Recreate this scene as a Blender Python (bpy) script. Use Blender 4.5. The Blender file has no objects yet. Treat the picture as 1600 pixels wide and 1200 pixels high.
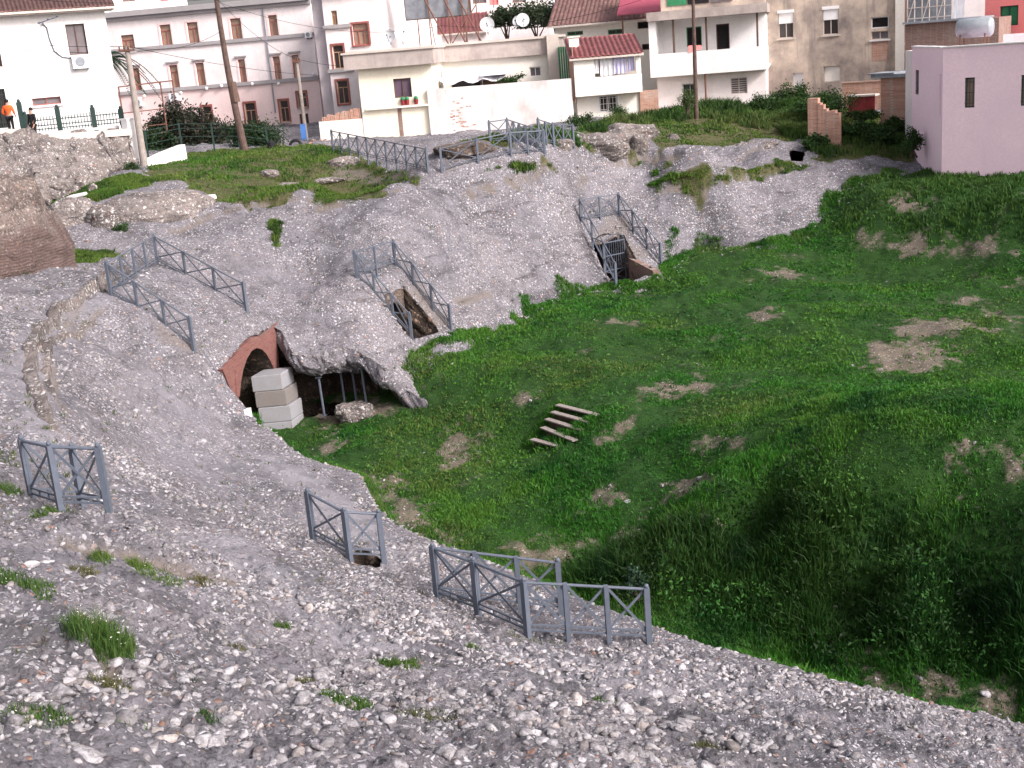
import bpy, math, random
import numpy as np
from mathutils import Vector, Matrix
C = bpy.context.scene.collection
CH = 14.0                      # camera height above the datum
FPX, PIT, ROL = 1920.0, math.radians(15.33), math.radians(4.67)
# ------------------------------------------------------------------ camera and survey helpers
_c, _s = math.cos(ROL), math.sin(ROL)
_R0 = np.array((1, 0, 0.)); _U0 = np.array((0, math.sin(PIT), math.cos(PIT)))
CF = np.array((0, math.cos(PIT), -math.sin(PIT))); CR = _R0*_c-_U0*_s; CU = _U0*_c+_R0*_s
def ray(u, v):
    return CF+(u-800)/FPX*CR+(600-v)/FPX*CU
def at(u, v, d=None, h=None):
    D = ray(u, v); k = d/-D[2] if h is None else h/math.hypot(D[0], D[1])
    return np.array((D[0]*k, D[1]*k, D[2]*k+CH))
def to_px(p):
    p = np.asarray(p, float)-np.array((0, 0, CH)); w = p@CF
    return 800+FPX*(p@CR)/w, 600-FPX*(p@CU)/w
cam = bpy.data.cameras.new('camera'); camo = bpy.data.objects.new('camera', cam); C.objects.link(camo)
cam.sensor_width = 36; cam.lens = 36*FPX/1600; cam.clip_end = 6000; cam.clip_start = .1
camo.matrix_world = Matrix(((CR[0], CU[0], -CF[0], 0), (CR[1], CU[1], -CF[1], 0), (CR[2], CU[2], -CF[2], CH), (0, 0, 0, 1)))
bpy.context.scene.camera = camo
# ------------------------------------------------------------------ light
sc = bpy.context.scene
w = bpy.data.worlds.new('World'); sc.world = w; w.use_nodes = True
SUN_EL, SUN_AZ = math.radians(35), math.radians(128)      # azimuth clockwise from +Y: from the right, a little behind the viewer
nt = w.node_tree; bg = nt.nodes['Background']; sky = nt.nodes.new('ShaderNodeTexSky')
sky.sky_type = 'NISHITA'; sky.sun_disc = False; sky.sun_elevation = SUN_EL; sky.sun_rotation = SUN_AZ
sky.air_density = 1.0; sky.dust_density = 5.0; sky.ozone_density = 0.6
hs = nt.nodes.new('ShaderNodeHueSaturation'); hs.inputs['Saturation'].default_value = .35; nt.links.new(sky.outputs[0], hs.inputs['Color']); tn = nt.nodes.new('ShaderNodeMix'); tn.data_type = 'RGBA'; tn.blend_type = 'MULTIPLY'; tn.inputs[0].default_value = 1; tn.inputs[7].default_value = (1.0, .95, .972, 1); nt.links.new(hs.outputs[0], tn.inputs[6]); nt.links.new(tn.outputs[2], bg.inputs[0]); bg.inputs[1].default_value = 0.12
sl = bpy.data.lights.new('sun', 'SUN'); sl.energy = 1.75; sl.angle = math.radians(14); sl.color = (1, .925, .90)
so = bpy.data.objects.new('sun', sl); C.objects.link(so)
sd_ = Vector((math.sin(SUN_AZ)*math.cos(SUN_EL), math.cos(SUN_AZ)*math.cos(SUN_EL), math.sin(SUN_EL)))
so.rotation_euler = sd_.to_track_quat('Z', 'Y').to_euler(); so.location = (40, -40, 60)
sc.view_settings.view_transform = 'Standard'; sc.view_settings.look = 'None'; sc.view_settings.exposure = 1.08
# ------------------------------------------------------------------ noise
def _h(ix, iy, seed):
    n = (ix.astype(np.int64)*374761393+iy.astype(np.int64)*668265263+seed*1442695041) & 0x7fffffff
    n = ((n ^ (n >> 13))*1274126177) & 0x7fffffff
    n = (n ^ (n >> 16)) & 0xffff
    return n/32767.5-1.0
def vnoise(x, y, seed=0):
    ix = np.floor(x); iy = np.floor(y); fx = x-ix; fy = y-iy
    fx = fx*fx*fx*(fx*(fx*6-15)+10); fy = fy*fy*fy*(fy*(fy*6-15)+10)
    a = _h(ix, iy, seed); b = _h(ix+1, iy, seed); c = _h(ix, iy+1, seed); d = _h(ix+1, iy+1, seed)
    return (a*(1-fx)+b*fx)*(1-fy)+(c*(1-fx)+d*fx)*fy
def fbm(x, y, f, o=3, seed=0, g=.5):
    x = np.asarray(x, float); y = np.asarray(y, float); t = 0; a = 1; n = 0
    for k in range(o):
        ca, sa = math.cos(.7*k+.3), math.sin(.7*k+.3)
        t = t+a*vnoise((x*ca-y*sa)*f+7.3*k, (x*sa+y*ca)*f-3.1*k, seed+k*17); n += a; a *= g; f *= 2.03
    return t/n
def sstep(a, b, x):
    t = np.clip((x-a)/(b-a), 0, 1); return t*t*(3-2*t)
def sdf(x, y, poly):          # signed distance, positive inside
    x = np.asarray(x, float); y = np.asarray(y, float); P = np.asarray(poly, float)[:, :2]
    d = np.full(x.shape, 1e9); ins = np.zeros(x.shape, bool); n = len(P)
    for i in range(n):
        a = P[i]; b = P[(i+1) % n]; e = b-a; L = e@e+1e-12
        t = np.clip(((x-a[0])*e[0]+(y-a[1])*e[1])/L, 0, 1)
        d = np.minimum(d, (x-a[0]-t*e[0])**2+(y-a[1]-t*e[1])**2)
        c = ((a[1] > y) != (b[1] > y)); den = (b[1]-a[1]) if abs(b[1]-a[1]) > 1e-12 else 1e-12
        ins ^= c & (x < (b[0]-a[0])*(y-a[1])/den+a[0])
    d = np.sqrt(d); return np.where(ins, d, -d)
def near_line(x, y, line):     # distance, side (+ left of travel), closest point, 0..1 along
    P = np.asarray(line, float)[:, :2]; best = np.full(x.shape, 1e9); side = np.zeros(x.shape); cx = np.zeros(x.shape); cy = np.zeros(x.shape); al = np.zeros(x.shape)
    n = len(P)-1
    for i in range(n):
        a = P[i]; e = P[i+1]-a; L = e@e+1e-12
        t = np.clip(((x-a[0])*e[0]+(y-a[1])*e[1])/L, 0, 1); px = a[0]+t*e[0]; py = a[1]+t*e[1]
        d = np.hypot(x-px, y-py); m = d < best
        sd = e[0]*(y-a[1])-e[1]*(x-a[0])
        best = np.where(m, d, best); side = np.where(m, np.sign(sd), side); cx = np.where(m, px, cx); cy = np.where(m, py, cy); al = np.where(m, (i+t)/n, al)
    return best, side, cx, cy, al
class TPS:
    def __init__(s, pts, lam=.002):
        P = np.asarray(pts, float); s.c = P[:, :2]/10; n = len(P)
        r2 = ((s.c[:, None]-s.c[None])**2).sum(-1); K = np.where(r2 > 0, .5*r2*np.log(r2+1e-12), 0)+lam*np.eye(n)
        Q = np.c_[np.ones(n), s.c]; A = np.zeros((n+3, n+3)); A[:n, :n] = K; A[:n, n:] = Q; A[n:, :n] = Q.T
        s.w = np.linalg.solve(A, np.r_[P[:, 2], 0, 0, 0])
    def __call__(s, x, y):
        x = np.asarray(x, float); sh = x.shape; x = x.ravel()/10; y = np.asarray(y, float).ravel()/10; o = np.empty(len(x)); n = len(s.c)
        for i in range(0, len(x), 20000):
            a = x[i:i+20000]; b = y[i:i+20000]
            r2 = (a[:, None]-s.c[:, 0])**2+(b[:, None]-s.c[:, 1])**2
            o[i:i+20000] = (.5*r2*np.log(r2+1e-12))@s.w[:n]+s.w[n]+s.w[n+1]*a+s.w[n+2]*b
        return o.reshape(sh)
# ------------------------------------------------------------------ object helpers
def tag(o, label=None, cat=None, group=None, kind=None):
    if label: o['label'] = label
    if cat: o['category'] = cat
    if group: o['group'] = group
    if kind: o['kind'] = kind
    return o
def thing(name, label, cat, loc, group=None):
    o = bpy.data.objects.new(name, None); C.objects.link(o); o.location = tuple(loc); o.empty_display_size = .3
    return tag(o, label, cat, group)
def world_loc(o):
    p = np.zeros(3)
    while o is not None:
        p += np.array(o.location); o = o.parent
    return p
class MB:
    def __init__(s): s.v = []; s.f = []
    def add(s, vs, fs):
        b = len(s.v); s.v += [tuple(map(float, p)) for p in vs]; s.f += [tuple(b+i for i in f) for f in fs]; return s
    def quad(s, a, b, c, d): return s.add((a, b, c, d), ((0, 1, 2, 3),))
    def hexa(s, p): return s.add(p, ((0, 3, 2, 1), (4, 5, 6, 7), (0, 1, 5, 4), (1, 2, 6, 5), (2, 3, 7, 6), (3, 0, 4, 7)))
    def box(s, c, size, ax=None):
        c = np.asarray(c, float); ax = np.eye(3) if ax is None else np.asarray(ax, float); h = np.asarray(size)/2
        P = [c+ax[0]*h[0]*i+ax[1]*h[1]*j+ax[2]*h[2]*k for k in (-1, 1) for i, j in ((-1, -1), (1, -1), (1, 1), (-1, 1))]
        return s.hexa(P)
    def bar(s, p, q, wd, th=None, up=(0, 0, 1)):
        p = np.asarray(p, float); q = np.asarray(q, float); th = th or wd; d = q-p; L = np.linalg.norm(d); d = d/L
        up = np.asarray(up, float)
        if abs(d@up) > .98: up = np.array((1., 0, 0))
        x = np.cross(d, up); x /= np.linalg.norm(x); z = np.cross(x, d)
        return s.box((p+q)/2, (L, wd, th), (d, x, z))
    def tube(s, pts, r, n=8, cap=True):
        pts = [np.asarray(p, float) for p in pts]; m = len(pts); r = [r]*m if np.isscalar(r) else list(r); vs = []; px = None
        for i, p in enumerate(pts):
            d = pts[min(i+1, m-1)]-pts[max(i-1, 0)]; d = d/np.linalg.norm(d)
            if px is None: px = np.cross(d, (0, 0, 1.) if abs(d[2]) < .9 else (1., 0, 0))
            px = px-d*(px@d); px /= np.linalg.norm(px); py = np.cross(d, px)
            vs += [p+r[i]*(math.cos(t)*px+math.sin(t)*py) for t in np.linspace(0, 2*math.pi, n, endpoint=False)]
        fs = [(i*n+j, i*n+(j+1) % n, (i+1)*n+(j+1) % n, (i+1)*n+j) for i in range(m-1) for j in range(n)]
        if cap: fs += [tuple(range(n))[::-1], tuple((m-1)*n+j for j in range(n))]
        return s.add(vs, fs)
    def ball(s, c, r, nu=10, nv=6):
        r = np.ones(3)*r; c = np.asarray(c, float); vs = [c+(0, 0, -r[2])]
        for j in range(1, nv):
            t = -math.pi/2+math.pi*j/nv
            vs += [c+r*np.array((math.cos(t)*math.cos(a), math.cos(t)*math.sin(a), math.sin(t))) for a in np.linspace(0, 2*math.pi, nu, endpoint=False)]
        vs.append(c+(0, 0, r[2])); k = len(vs)-1
        fs = [(0, 1+(i+1) % nu, 1+i) for i in range(nu)]
        for j in range(nv-2):
            b = 1+j*nu; fs += [(b+i, b+(i+1) % nu, b+nu+(i+1) % nu, b+nu+i) for i in range(nu)]
        b = 1+(nv-2)*nu; fs += [(b+i, b+(i+1) % nu, k) for i in range(nu)]
        return s.add(vs, fs)
    def build(s, name, mat, parent=None, smooth=False, off=None):
        me = bpy.data.meshes.new(name); o = bpy.data.objects.new(name, me)
        if off is None: off = world_loc(parent) if parent is not None else np.zeros(3)
        me.from_pydata([(a-off[0], b-off[1], c-off[2]) for a, b, c in s.v], [], s.f); me.validate()
        me.materials.append(mat)
        if smooth: me.polygons.foreach_set('use_smooth', [True]*len(me.polygons))
        C.objects.link(o)
        if parent is not None: o.parent = parent
        else: o.location = (0, 0, 0)
        return o
    def thing(s, name, mat, label, cat, group=None, smooth=False, origin=None):
        V = np.array(s.v); org = np.array((V[:, 0].mean(), V[:, 1].mean(), V[:, 2].min())) if origin is None else np.asarray(origin)
        o = s.build(name, mat, None, smooth, org); o.location = tuple(org); return tag(o, label, cat, group)
def np_mesh(name, V, F, mat, cols=None, smooth=False, parent=None, off=None):
    V = np.asarray(V, np.float32)
    if off is not None: V = V-np.asarray(off, np.float32)
    F = np.asarray(F, np.int32); k = F.shape[1]; me = bpy.data.meshes.new(name)
    me.vertices.add(len(V)); me.vertices.foreach_set('co', V.ravel())
    me.loops.add(F.size); me.loops.foreach_set('vertex_index', F.ravel()); me.polygons.add(len(F))
    me.polygons.foreach_set('loop_start', np.arange(0, F.size, k, dtype=np.int32))
    if smooth: me.polygons.foreach_set('use_smooth', np.ones(len(F), bool))
    for an, arr in (cols or {}).items():
        if arr.ndim == 1:
            a = me.attributes.new(an, 'FLOAT', 'POINT'); a.data.foreach_set('value', arr.astype(np.float32))
        else:
            a = me.attributes.new(an, 'FLOAT_COLOR', 'POINT'); a.data.foreach_set('color', np.c_[arr, np.ones(len(arr))].astype(np.float32).ravel())
    me.update(calc_edges=True); me.materials.append(mat)
    o = bpy.data.objects.new(name, me); C.objects.link(o)
    if parent is not None: o.parent = parent
    elif off is not None: o.location = tuple(off)
    return o
# ------------------------------------------------------------------ materials
class N:
    def __init__(s, name):
        s.m = bpy.data.materials.new(name); s.m.use_nodes = True; s.t = s.m.node_tree; s.b = s.t.nodes['Principled BSDF']
        s.b.inputs['Roughness'].default_value = .85; s.b.inputs['Specular IOR Level'].default_value = .25; s.co = None
    def n(s, k, **kw):
        o = s.t.nodes.new('ShaderNode'+k)
        for a, b in kw.items(): setattr(o, a, b)
        return o
    def l(s, a, b): s.t.links.new(a, b)
    def crd(s):
        if s.co is None: s.co = s.n('NewGeometry').outputs['Position']
        return s.co
    def noise(s, sc_, det=4, rough=.6, vec=None, dist=0):
        o = s.n('TexNoise'); o.inputs['Scale'].default_value = sc_; o.inputs['Detail'].default_value = det; o.inputs['Roughness'].default_value = rough; o.inputs['Distortion'].default_value = dist
        s.l(vec if vec is not None else s.crd(), o.inputs['Vector']); return o.outputs['Fac']
    def voro(s, sc_, feat='F1', out='Color', vec=None):
        o = s.n('TexVoronoi', feature=feat); o.inputs['Scale'].default_value = sc_
        s.l(vec if vec is not None else s.crd(), o.inputs['Vector']); return o.outputs[out]
    def scaled(s, v):
        o = s.n('VectorMath', operation='MULTIPLY'); o.inputs[1].default_value = v; s.l(s.crd(), o.inputs[0]); return o.outputs[0]
    def ramp(s, fac, *st):
        o = s.n('ValToRGB'); e = o.color_ramp.elements
        while len(e) < len(st): e.new(.5)
        for el, (p, c) in zip(e, st): el.position = p; el.color = (*(c if not np.isscalar(c) else (c, c, c)), 1)
        s.l(fac, o.inputs[0]); return o.outputs[0]
    def mix(s, fac, a, b, mode='MIX'):
        o = s.n('Mix', data_type='RGBA', blend_type=mode)
        for i, x in ((0, fac), (6, a), (7, b)):
            if isinstance(x, (int, float)): o.inputs[i].default_value = x
            elif isinstance(x, tuple): o.inputs[i].default_value = (*x, 1)
            else: s.l(x, o.inputs[i])
        return o.outputs[2]
    def math(s, op, a, b=0.):
        o = s.n('Math', operation=op)
        for i, x in ((0, a), (1, b)):
            if isinstance(x, (int, float)): o.inputs[i].default_value = x
            else: s.l(x, o.inputs[i])
        return o.outputs[0]
    def attr(s, nm, out='Fac'): return s.n('Attribute', attribute_name=nm).outputs[out]
    def sep(s, vec):
        o = s.n('SeparateXYZ'); s.l(vec, o.inputs[0]); return o.outputs
    def bump(s, hgt, st=.5, dist=.02, nrm=None):
        o = s.n('Bump'); o.inputs['Strength'].default_value = st; o.inputs['Distance'].default_value = dist; s.l(hgt, o.inputs['Height'])
        if nrm is not None: s.l(nrm, o.inputs['Normal'])
        return o.outputs[0]
    def done(s, col=None, nrm=None, rough=None, metal=None):
        if col is not None:
            if isinstance(col, tuple): s.b.inputs['Base Color'].default_value = (*col, 1)
            else: s.l(col, s.b.inputs['Base Color'])
        if nrm is not None: s.l(nrm, s.b.inputs['Normal'])
        if rough is not None: s.b.inputs['Roughness'].default_value = rough
        if metal is not None: s.b.inputs['Metallic'].default_value = metal
        return s.m
def mul(c, k): return tuple(min(1, x*k) for x in c)
def plain(name, c, rough=.7, var=.18, sc_=3., bump=.15, metal=None):
    m = N(name); n = m.noise(sc_, 6, .65); n2 = m.noise(sc_*14, 3)
    col = m.mix(m.ramp(n, (.3, 0), (.7, 1)), mul(c, 1-var), mul(c, 1+var*.7))
    return m.done(col, m.bump(n2, bump, .01), rough, metal)
def plaster(name, c, dirt=(.25, .22, .2), amt=.35, streak=True, sc_=.6, lo=.42):
    m = N(name); a = m.noise(sc_, 7, .65); st = m.noise(1.0, 6, .6, m.scaled((2.2, 2.2, .25))); b = m.noise(9, 4, .6)
    k = m.math('MULTIPLY', m.ramp(a, (lo, 0), (lo+.3, 1)), amt)
    col = m.mix(m.ramp(b, (.3, 0), (.7, 1)), mul(c, .93), mul(c, 1.04)); col = m.mix(k, col, dirt)
    if streak: col = m.mix(m.math('MULTIPLY', m.ramp(st, (.52, 0), (.75, 1)), amt*.8), col, mul(dirt, 1.2))
    return m.done(col, m.bump(b, .2, .01), .9)
def brickmat(name, c1, c2, mortar, sc_=1., axis='XZ', worn=.4):
    m = N(name); v = m.sep(m.crd()); cmb = m.n('CombineXYZ')
    s_ = m.math('ADD', m.math('MULTIPLY', v[0], .77), m.math('MULTIPLY', v[1], .64))
    m.l(s_, cmb.inputs[0]); m.l(v[2], cmb.inputs[1])
    br = m.n('TexBrick'); br.inputs['Scale'].default_value = sc_; br.inputs['Brick Width'].default_value = .25; br.inputs['Row Height'].default_value = .075; br.inputs['Mortar Size'].default_value = .009
    br.inputs['Color1'].default_value = (*c1, 1); br.inputs['Color2'].default_value = (*c2, 1); br.inputs['Mortar'].default_value = (*mortar, 1); m.l(cmb.outputs[0], br.inputs['Vector'])
    n = m.noise(1.3, 6, .7); col = m.mix(m.math('MULTIPLY', m.ramp(n, (.5, 0), (.7, 1)), worn), br.outputs[0], mul(mortar, 1.1))
    col = m.mix(.35, col, m.ramp(m.noise(6, 4), (.2, .55), (.8, 1.2)), 'MULTIPLY')
    return m.done(col, m.bump(br.outputs['Fac'], -.6, .01), .92)
def rubblemat(name, base, stone, terr=False, psc=8.):
    m = N(name); big = m.noise(.35, 6, .65); mid = m.noise(2.2, 6, .7); fine = m.noise(38, 5, .75); grit = m.noise(120, 3, .7)
    wv = m.n('VectorMath', operation='ADD'); wn = m.n('TexNoise'); wn.inputs['Scale'].default_value = 6.; m.l(m.crd(), wn.inputs['Vector'])
    wsc = m.n('VectorMath', operation='SCALE'); wsc.inputs['Scale'].default_value = .16; m.l(wn.outputs['Color'], wsc.inputs[0]); m.l(m.crd(), wv.inputs[0]); m.l(wsc.outputs[0], wv.inputs[1]); wv = wv.outputs[0]
    col = m.mix(m.ramp(mid, (.25, 0), (.75, 1)), mul(base, .60), mul(base, 1.35))
    pt = m.noise(.55, 8, .72, None, .6); col = m.mix(m.ramp(pt, (.45, 0), (.57, .92)), col, m.mix(mid, mul(base, .28), mul(base, .68)))
    col = m.mix(m.ramp(big, (.42, 0), (.62, .7)), col, m.mix(mid, (base[0]*.9, base[1]*.84, base[2]*.78), (base[0]*1.5, base[1]*1.46, base[2]*1.44)))
    stk = m.noise(1.1, 7, .68, m.scaled((.45, .45, 3.2)), .8); col = m.mix(m.ramp(stk, (.56, 0), (.66, .75)), col, mul(base, .38))
    lump = m.noise(13, 6, .72, None, .5); zone = m.noise(.42, 5, .6, None, .8)
    col = m.mix(m.ramp(lump, (.36, .9), (.50, 0)), col, mul(base, .30)); col = m.mix(m.ramp(fine, (.30, .8), (.5, 0)), col, mul(base, .36)); col = m.mix(m.ramp(lump, (.55, 0), (.75, .5)), col, mul(base, 1.7))
    hts = None
    for k, (sc_, thr) in enumerate(((psc, .55), (psc*2.1, .62))):
        cv = m.voro(sc_, 'F1', 'Color', wv); dv = m.voro(sc_, 'F1', 'Distance', wv); rnd = m.sep(cv)
        dens = m.math('ADD', rnd[0], m.math('ADD', m.math('MULTIPLY', m.math('SUBTRACT', zone, .5), 2.6), m.math('MULTIPLY', m.math('SUBTRACT', m.noise(1.6, 4, .6), .5), 1.0)))
        on = m.math('MULTIPLY', m.ramp(dens, (thr-.03, 0), (thr+.03, 1)), m.ramp(dv, (.30, 1), (.42, 0)))
        sv = m.mix(rnd[1], mul(stone, .62), mul(stone, 1.25)); sv = m.mix(m.ramp(rnd[2], (.90, 0), (.93, 1)), sv, (.36, .22, .17))
        sv = m.mix(.55, sv, m.ramp(fine, (.3, .6), (.65, 1.15)), 'MULTIPLY')
        col = m.mix(on, col, sv)
        hh = m.math('MULTIPLY', on, m.math('SUBTRACT', .7, dv)); hts = hh if hts is None else m.math('MAXIMUM', hts, hh)
    if terr:
        g = m.attr('grass'); gn = m.noise(3., 5, .7)
        gc = m.mix(m.ramp(gn, (.3, 0), (.7, 1)), (.05, .06, .022), (.13, .115, .06))
        col = m.mix(m.ramp(m.math('ADD', g, m.math('MULTIPLY', m.math('SUBTRACT', gn, .5), .5)), (.35, 0), (.6, 1)), col, gc)
        e = m.attr('earth'); ec = m.mix(m.noise(5, 5, .7), (.13, .108, .095), (.25, .218, .20))
        col = m.mix(m.ramp(e, (.3, 0), (.7, .9)), col, ec)
        pl = m.attr('path'); pl = pl; col = m.mix(m.math('MULTIPLY', m.math('MAXIMUM', pl, 0.), .75), col, m.mix(mid, mul(base, .95), mul(base, 1.5))); col = m.mix(m.math('MULTIPLY', m.math('MAXIMUM', m.math('MULTIPLY', pl, -1.), 0.), .8), col, m.mix(.75, col, mul(base, .22)))
    h = m.math('ADD', m.math('MULTIPLY', m.math('SUBTRACT', m.math('ADD', hts, lump), m.math('MULTIPLY', m.ramp(stk, (.56, 0), (.66, 1)), .5)), 1.6), m.math('ADD', m.math('MULTIPLY', fine, .5), m.math('MULTIPLY', mid, 1.2)))
    return m.done(col, m.bump(grit, .35, .004, m.bump(h, .9, .05)), .93)
M = {}
M['rubble'] = rubblemat('rubble', (.222, .215, .238), (.50, .487, .515), True)
M['rock'] = rubblemat('rock_masonry', (.25, .222, .212), (.52, .49, .475), False, 6.)
M['mortar'] = plaster('pale_mortar', (.25, .235, .235), (.12, .115, .11), .8, True, 1.3, .36)
M['cave'] = rubblemat('shaded_cave_rock', (.085, .065, .052), (.16, .125, .10), False, 4.)  # rock tone darkened so vaults and pits carry their shade in the colour
M['earthwall'] = rubblemat('earth_wall', (.15, .118, .10), (.27, .225, .20), False, 4.)
def grassmat(name, sat=1., tr=.3):
    m = N(name); c = m.attr('col', 'Color'); out = m.t.nodes['Material Output']; m.l(c, m.b.inputs['Base Color']); m.b.inputs['Roughness'].default_value = .65
    tl = m.n('BsdfTranslucent'); m.l(c, tl.inputs[0]); mx = m.n('MixShader'); mx.inputs[0].default_value = tr
    m.l(m.b.outputs[0], mx.inputs[1]); m.l(tl.outputs[0], mx.inputs[2]); m.l(mx.outputs[0], out.inputs[0]); return m.m
M['blade'] = grassmat('grass_blade')
def stonemat():
    m = N('loose_stone'); c = m.attr('col', 'Color'); n = m.noise(16, 6, .7)
    n2 = m.noise(5, 5, .7); c = m.mix(m.ramp(n2, (.46, 0), (.60, .85)), c, (.19, .175, .182)); return m.done(m.mix(.8, c, m.ramp(n, (.3, .5), (.65, 1.15)), 'MULTIPLY'), m.bump(n, 1., .04), .94)
M['stones'] = stonemat()
def soilmat():
    m = N('grass_soil'); n = m.noise(1.2, 6, .7); f = m.noise(22, 5, .7); b = m.attr('bare')
    g = m.mix(m.ramp(n, (.3, 0), (.7, 1)), (.012, .048, .007), (.03, .085, .012)); g = m.mix(m.ramp(m.noise(45, 4, .8), (.38, .85), (.56, 0)), g, (.006, .018, .004)); s = m.mix(m.ramp(f, (.25, 0), (.7, 1)), (.06, .052, .036), (.20, .165, .135))
    s = m.mix(m.ramp(m.voro(7, 'F1', 'Distance'), (.12, 1), (.24, 0)), s, (.36, .33, .30))
    col = m.mix(m.ramp(m.math('ADD', b, m.math('MULTIPLY', m.math('SUBTRACT', m.noise(5, 7, .75), .5), 1.5)), (.35, 0), (.75, 1)), g, s)
    return m.done(col, m.bump(f, .8, .05), .95)
M['soil'] = soilmat()
def leafmat(name, tr=.25): return grassmat(name, 1, tr)
M['leaf'] = leafmat('leaf')
M['steel'] = plain('grey_painted_steel', (.105, .122, .155), .38, .12, 8, .05)
M['iron'] = plain('dark_green_iron', (.03, .055, .05), .5, .2, 8, .05)
M['rust'] = plain('rusty_metal', (.16, .075, .055), .75, .35, 9, .3)
M['white'] = plaster('white_plaster', (.84, .83, .83), (.5, .49, .47), .36)
M['whiteold'] = plaster('peeling_whitewash', (.84, .81, .80), (.42, .38, .36), .8, True, .5)
M['pinkish'] = plaster('pale_pink_render', (.85, .775, .77), (.50, .44, .43), .42)
M['pinkbase'] = plaster('pink_base_render', (.82, .64, .62), (.5, .42, .4), .4)
M['pinkshade'] = plaster('shaded_pink_render', (.50, .45, .47), (.3, .28, .3), .5)  # pink render greyed: shade of the wing's left side put into the colour
M['cream'] = plaster('cream_render', (.85, .80, .66), (.58, .52, .42), .4)
M['creamw'] = plaster('pale_cream_render', (.84, .81, .74), (.6, .56, .5), .25)
M['concrete'] = plaster('stained_concrete', (.46, .40, .37), (.20, .17, .16), .7, True, .8)
M['coping'] = plaster('pale_coping', (.58, .52, .47), (.35, .31, .28), .45)
M['stain'] = plaster('stained_beige_render', (.60, .50, .41), (.17, .145, .14), .95, True, .45, .38)
M['pink'] = plaster('pink_paint', (.95, .72, .79), (.68, .5, .62), .3, True, .4)
M['coral'] = plaster('coral_paint', (.85, .26, .25), (.6, .2, .2), .25)
M['oxide'] = plain('red_oxide_wood', (.30, .105, .09), .6, .2, 6)
M['brownw'] = plain('brown_wood', (.12, .075, .06), .7, .3, 6)
M['polew'] = plain('weathered_pole_wood', (.105, .07, .06), .85, .4, 5, .5)
M['polec'] = plain('concrete_pole', (.30, .265, .24), .85, .22, 4, .3)
M['plank'] = plain('weathered_plank', (.27, .235, .215), .85, .25, 7, .4)
M['ledge'] = plaster('grey_ledge', (.36, .34, .345), (.2, .2, .2), .4)
M['tanw'] = plain('tan_window_wood', (.42, .26, .17), .6, .2, 6)
M['pvc'] = plain('white_plastic', (.78, .78, .78), .4, .06, 4, .02)
M['green'] = plain('green_cloth', (.04, .22, .10), .8, .2, 4)
M['red'] = plain('dark_red_sheet', (.26, .035, .04), .7, .3, 3)
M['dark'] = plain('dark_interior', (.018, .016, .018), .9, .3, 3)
M['black'] = plain('black_rubber', (.015, .015, .018), .7, .2, 5)
M['greysheet'] = plain('grey_sheet', (.26, .28, .31), .6, .3, 2.)
M['dish'] = plain('satellite_dish', (.62, .64, .66), .5, .1, 3, .03)
M['tank'] = plain('galvanised_tank', (.30, .335, .36), .5, .2, 3, .05, .2)
M['blue'] = plain('blue_sign', (.08, .2, .5), .5, .1, 3)
M['brick'] = brickmat('old_brick', (.42, .19, .13), (.54, .29, .20), (.46, .40, .35), 1., worn=.5)
M['brickarch'] = brickmat('red_arch_brick', (.155, .055, .05), (.205, .085, .072), (.20, .125, .11), 1., worn=.45)
M['brickruin'] = brickmat('roman_brick', (.20, .115, .095), (.28, .165, .135), (.30, .25, .22), 1., worn=.55)
def ruinmat():
    m = rubblemat('ruin_rubble', (.20, .165, .15), (.38, .33, .30), False, 6.); n = N('roman_ruin'); bpy.data.materials.remove(n.m)
    t = m.node_tree; b = t.nodes['Principled BSDF']; src = b.inputs['Base Color'].links[0].from_socket; s = object.__new__(N); s.m = m; s.t = t; s.b = b; s.co = None
    v = s.sep(s.crd()); w_ = s.n('TexWave', bands_direction='Z'); w_.inputs['Scale'].default_value = 3.1; w_.inputs['Distortion'].default_value = 5.; w_.inputs['Detail'].default_value = 6; w_.inputs['Detail Scale'].default_value = 1.2; s.l(s.crd(), w_.inputs['Vector'])
    br = s.mix(s.ramp(w_.outputs['Fac'], (.35, 0), (.7, 1)), (.09, .06, .054), (.15, .10, .09)); k = s.math('ADD', s.math('MULTIPLY', s.math('SUBTRACT', 9.95, v[2]), .7), s.math('MULTIPLY', s.math('SUBTRACT', s.noise(.9, 5, .65), .5), 2.4))
    s.l(s.mix(s.ramp(k, (.3, 0), (.75, .75)), src, br), b.inputs['Base Color']); return m
M['ruin'] = ruinmat()
M['block'] = plaster('concrete_block', (.27, .275, .30), (.24, .22, .20), .6, True, 1.2)
M['blockdark'] = plaster('brown_stone_block', (.19, .175, .17), (.18, .15, .13), .5, True, 1.5)
M['marble'] = plain('white_marble', (.72, .70, .69), .6, .12, 3)
def glass(name, c):
    m = N(name); n = m.noise(1.4, 4); m.b.inputs['Specular IOR Level'].default_value = .5
    return m.done(m.mix(n, mul(c, .4), mul(c, 1.5)), None, .12)
M['glass'] = glass('window_glass', (.045, .035, .035)); M['glasstan'] = glass('curtained_glass', (.34, .24, .18)); M['glassgrey'] = glass('grey_glass', (.16, .14, .15)); M['glasspurple'] = glass('purple_shutter_glass', (.13, .09, .13))
def tilemat(name, c):
    m = N(name); n = m.noise(3, 6, .7); v = m.voro(5, 'F1', 'Color'); col = m.mix(m.ramp(n, (.3, 0), (.7, 1)), mul(c, .55), mul(c, 1.25)); col = m.mix(.3, col, m.ramp(m.sep(v)[0], (0, .6), (1, 1.25)), 'MULTIPLY')
    return m.done(col, m.bump(n, .4, .02), .85)
M['tile'] = tilemat('red_roof_tile', (.36, .125, .125)); M['tilebrown'] = tilemat('old_brown_tile', (.25, .14, .125)); M['redmetal'] = plain('red_metal_roof', (.36, .08, .12), .5, .12, 2)
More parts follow.
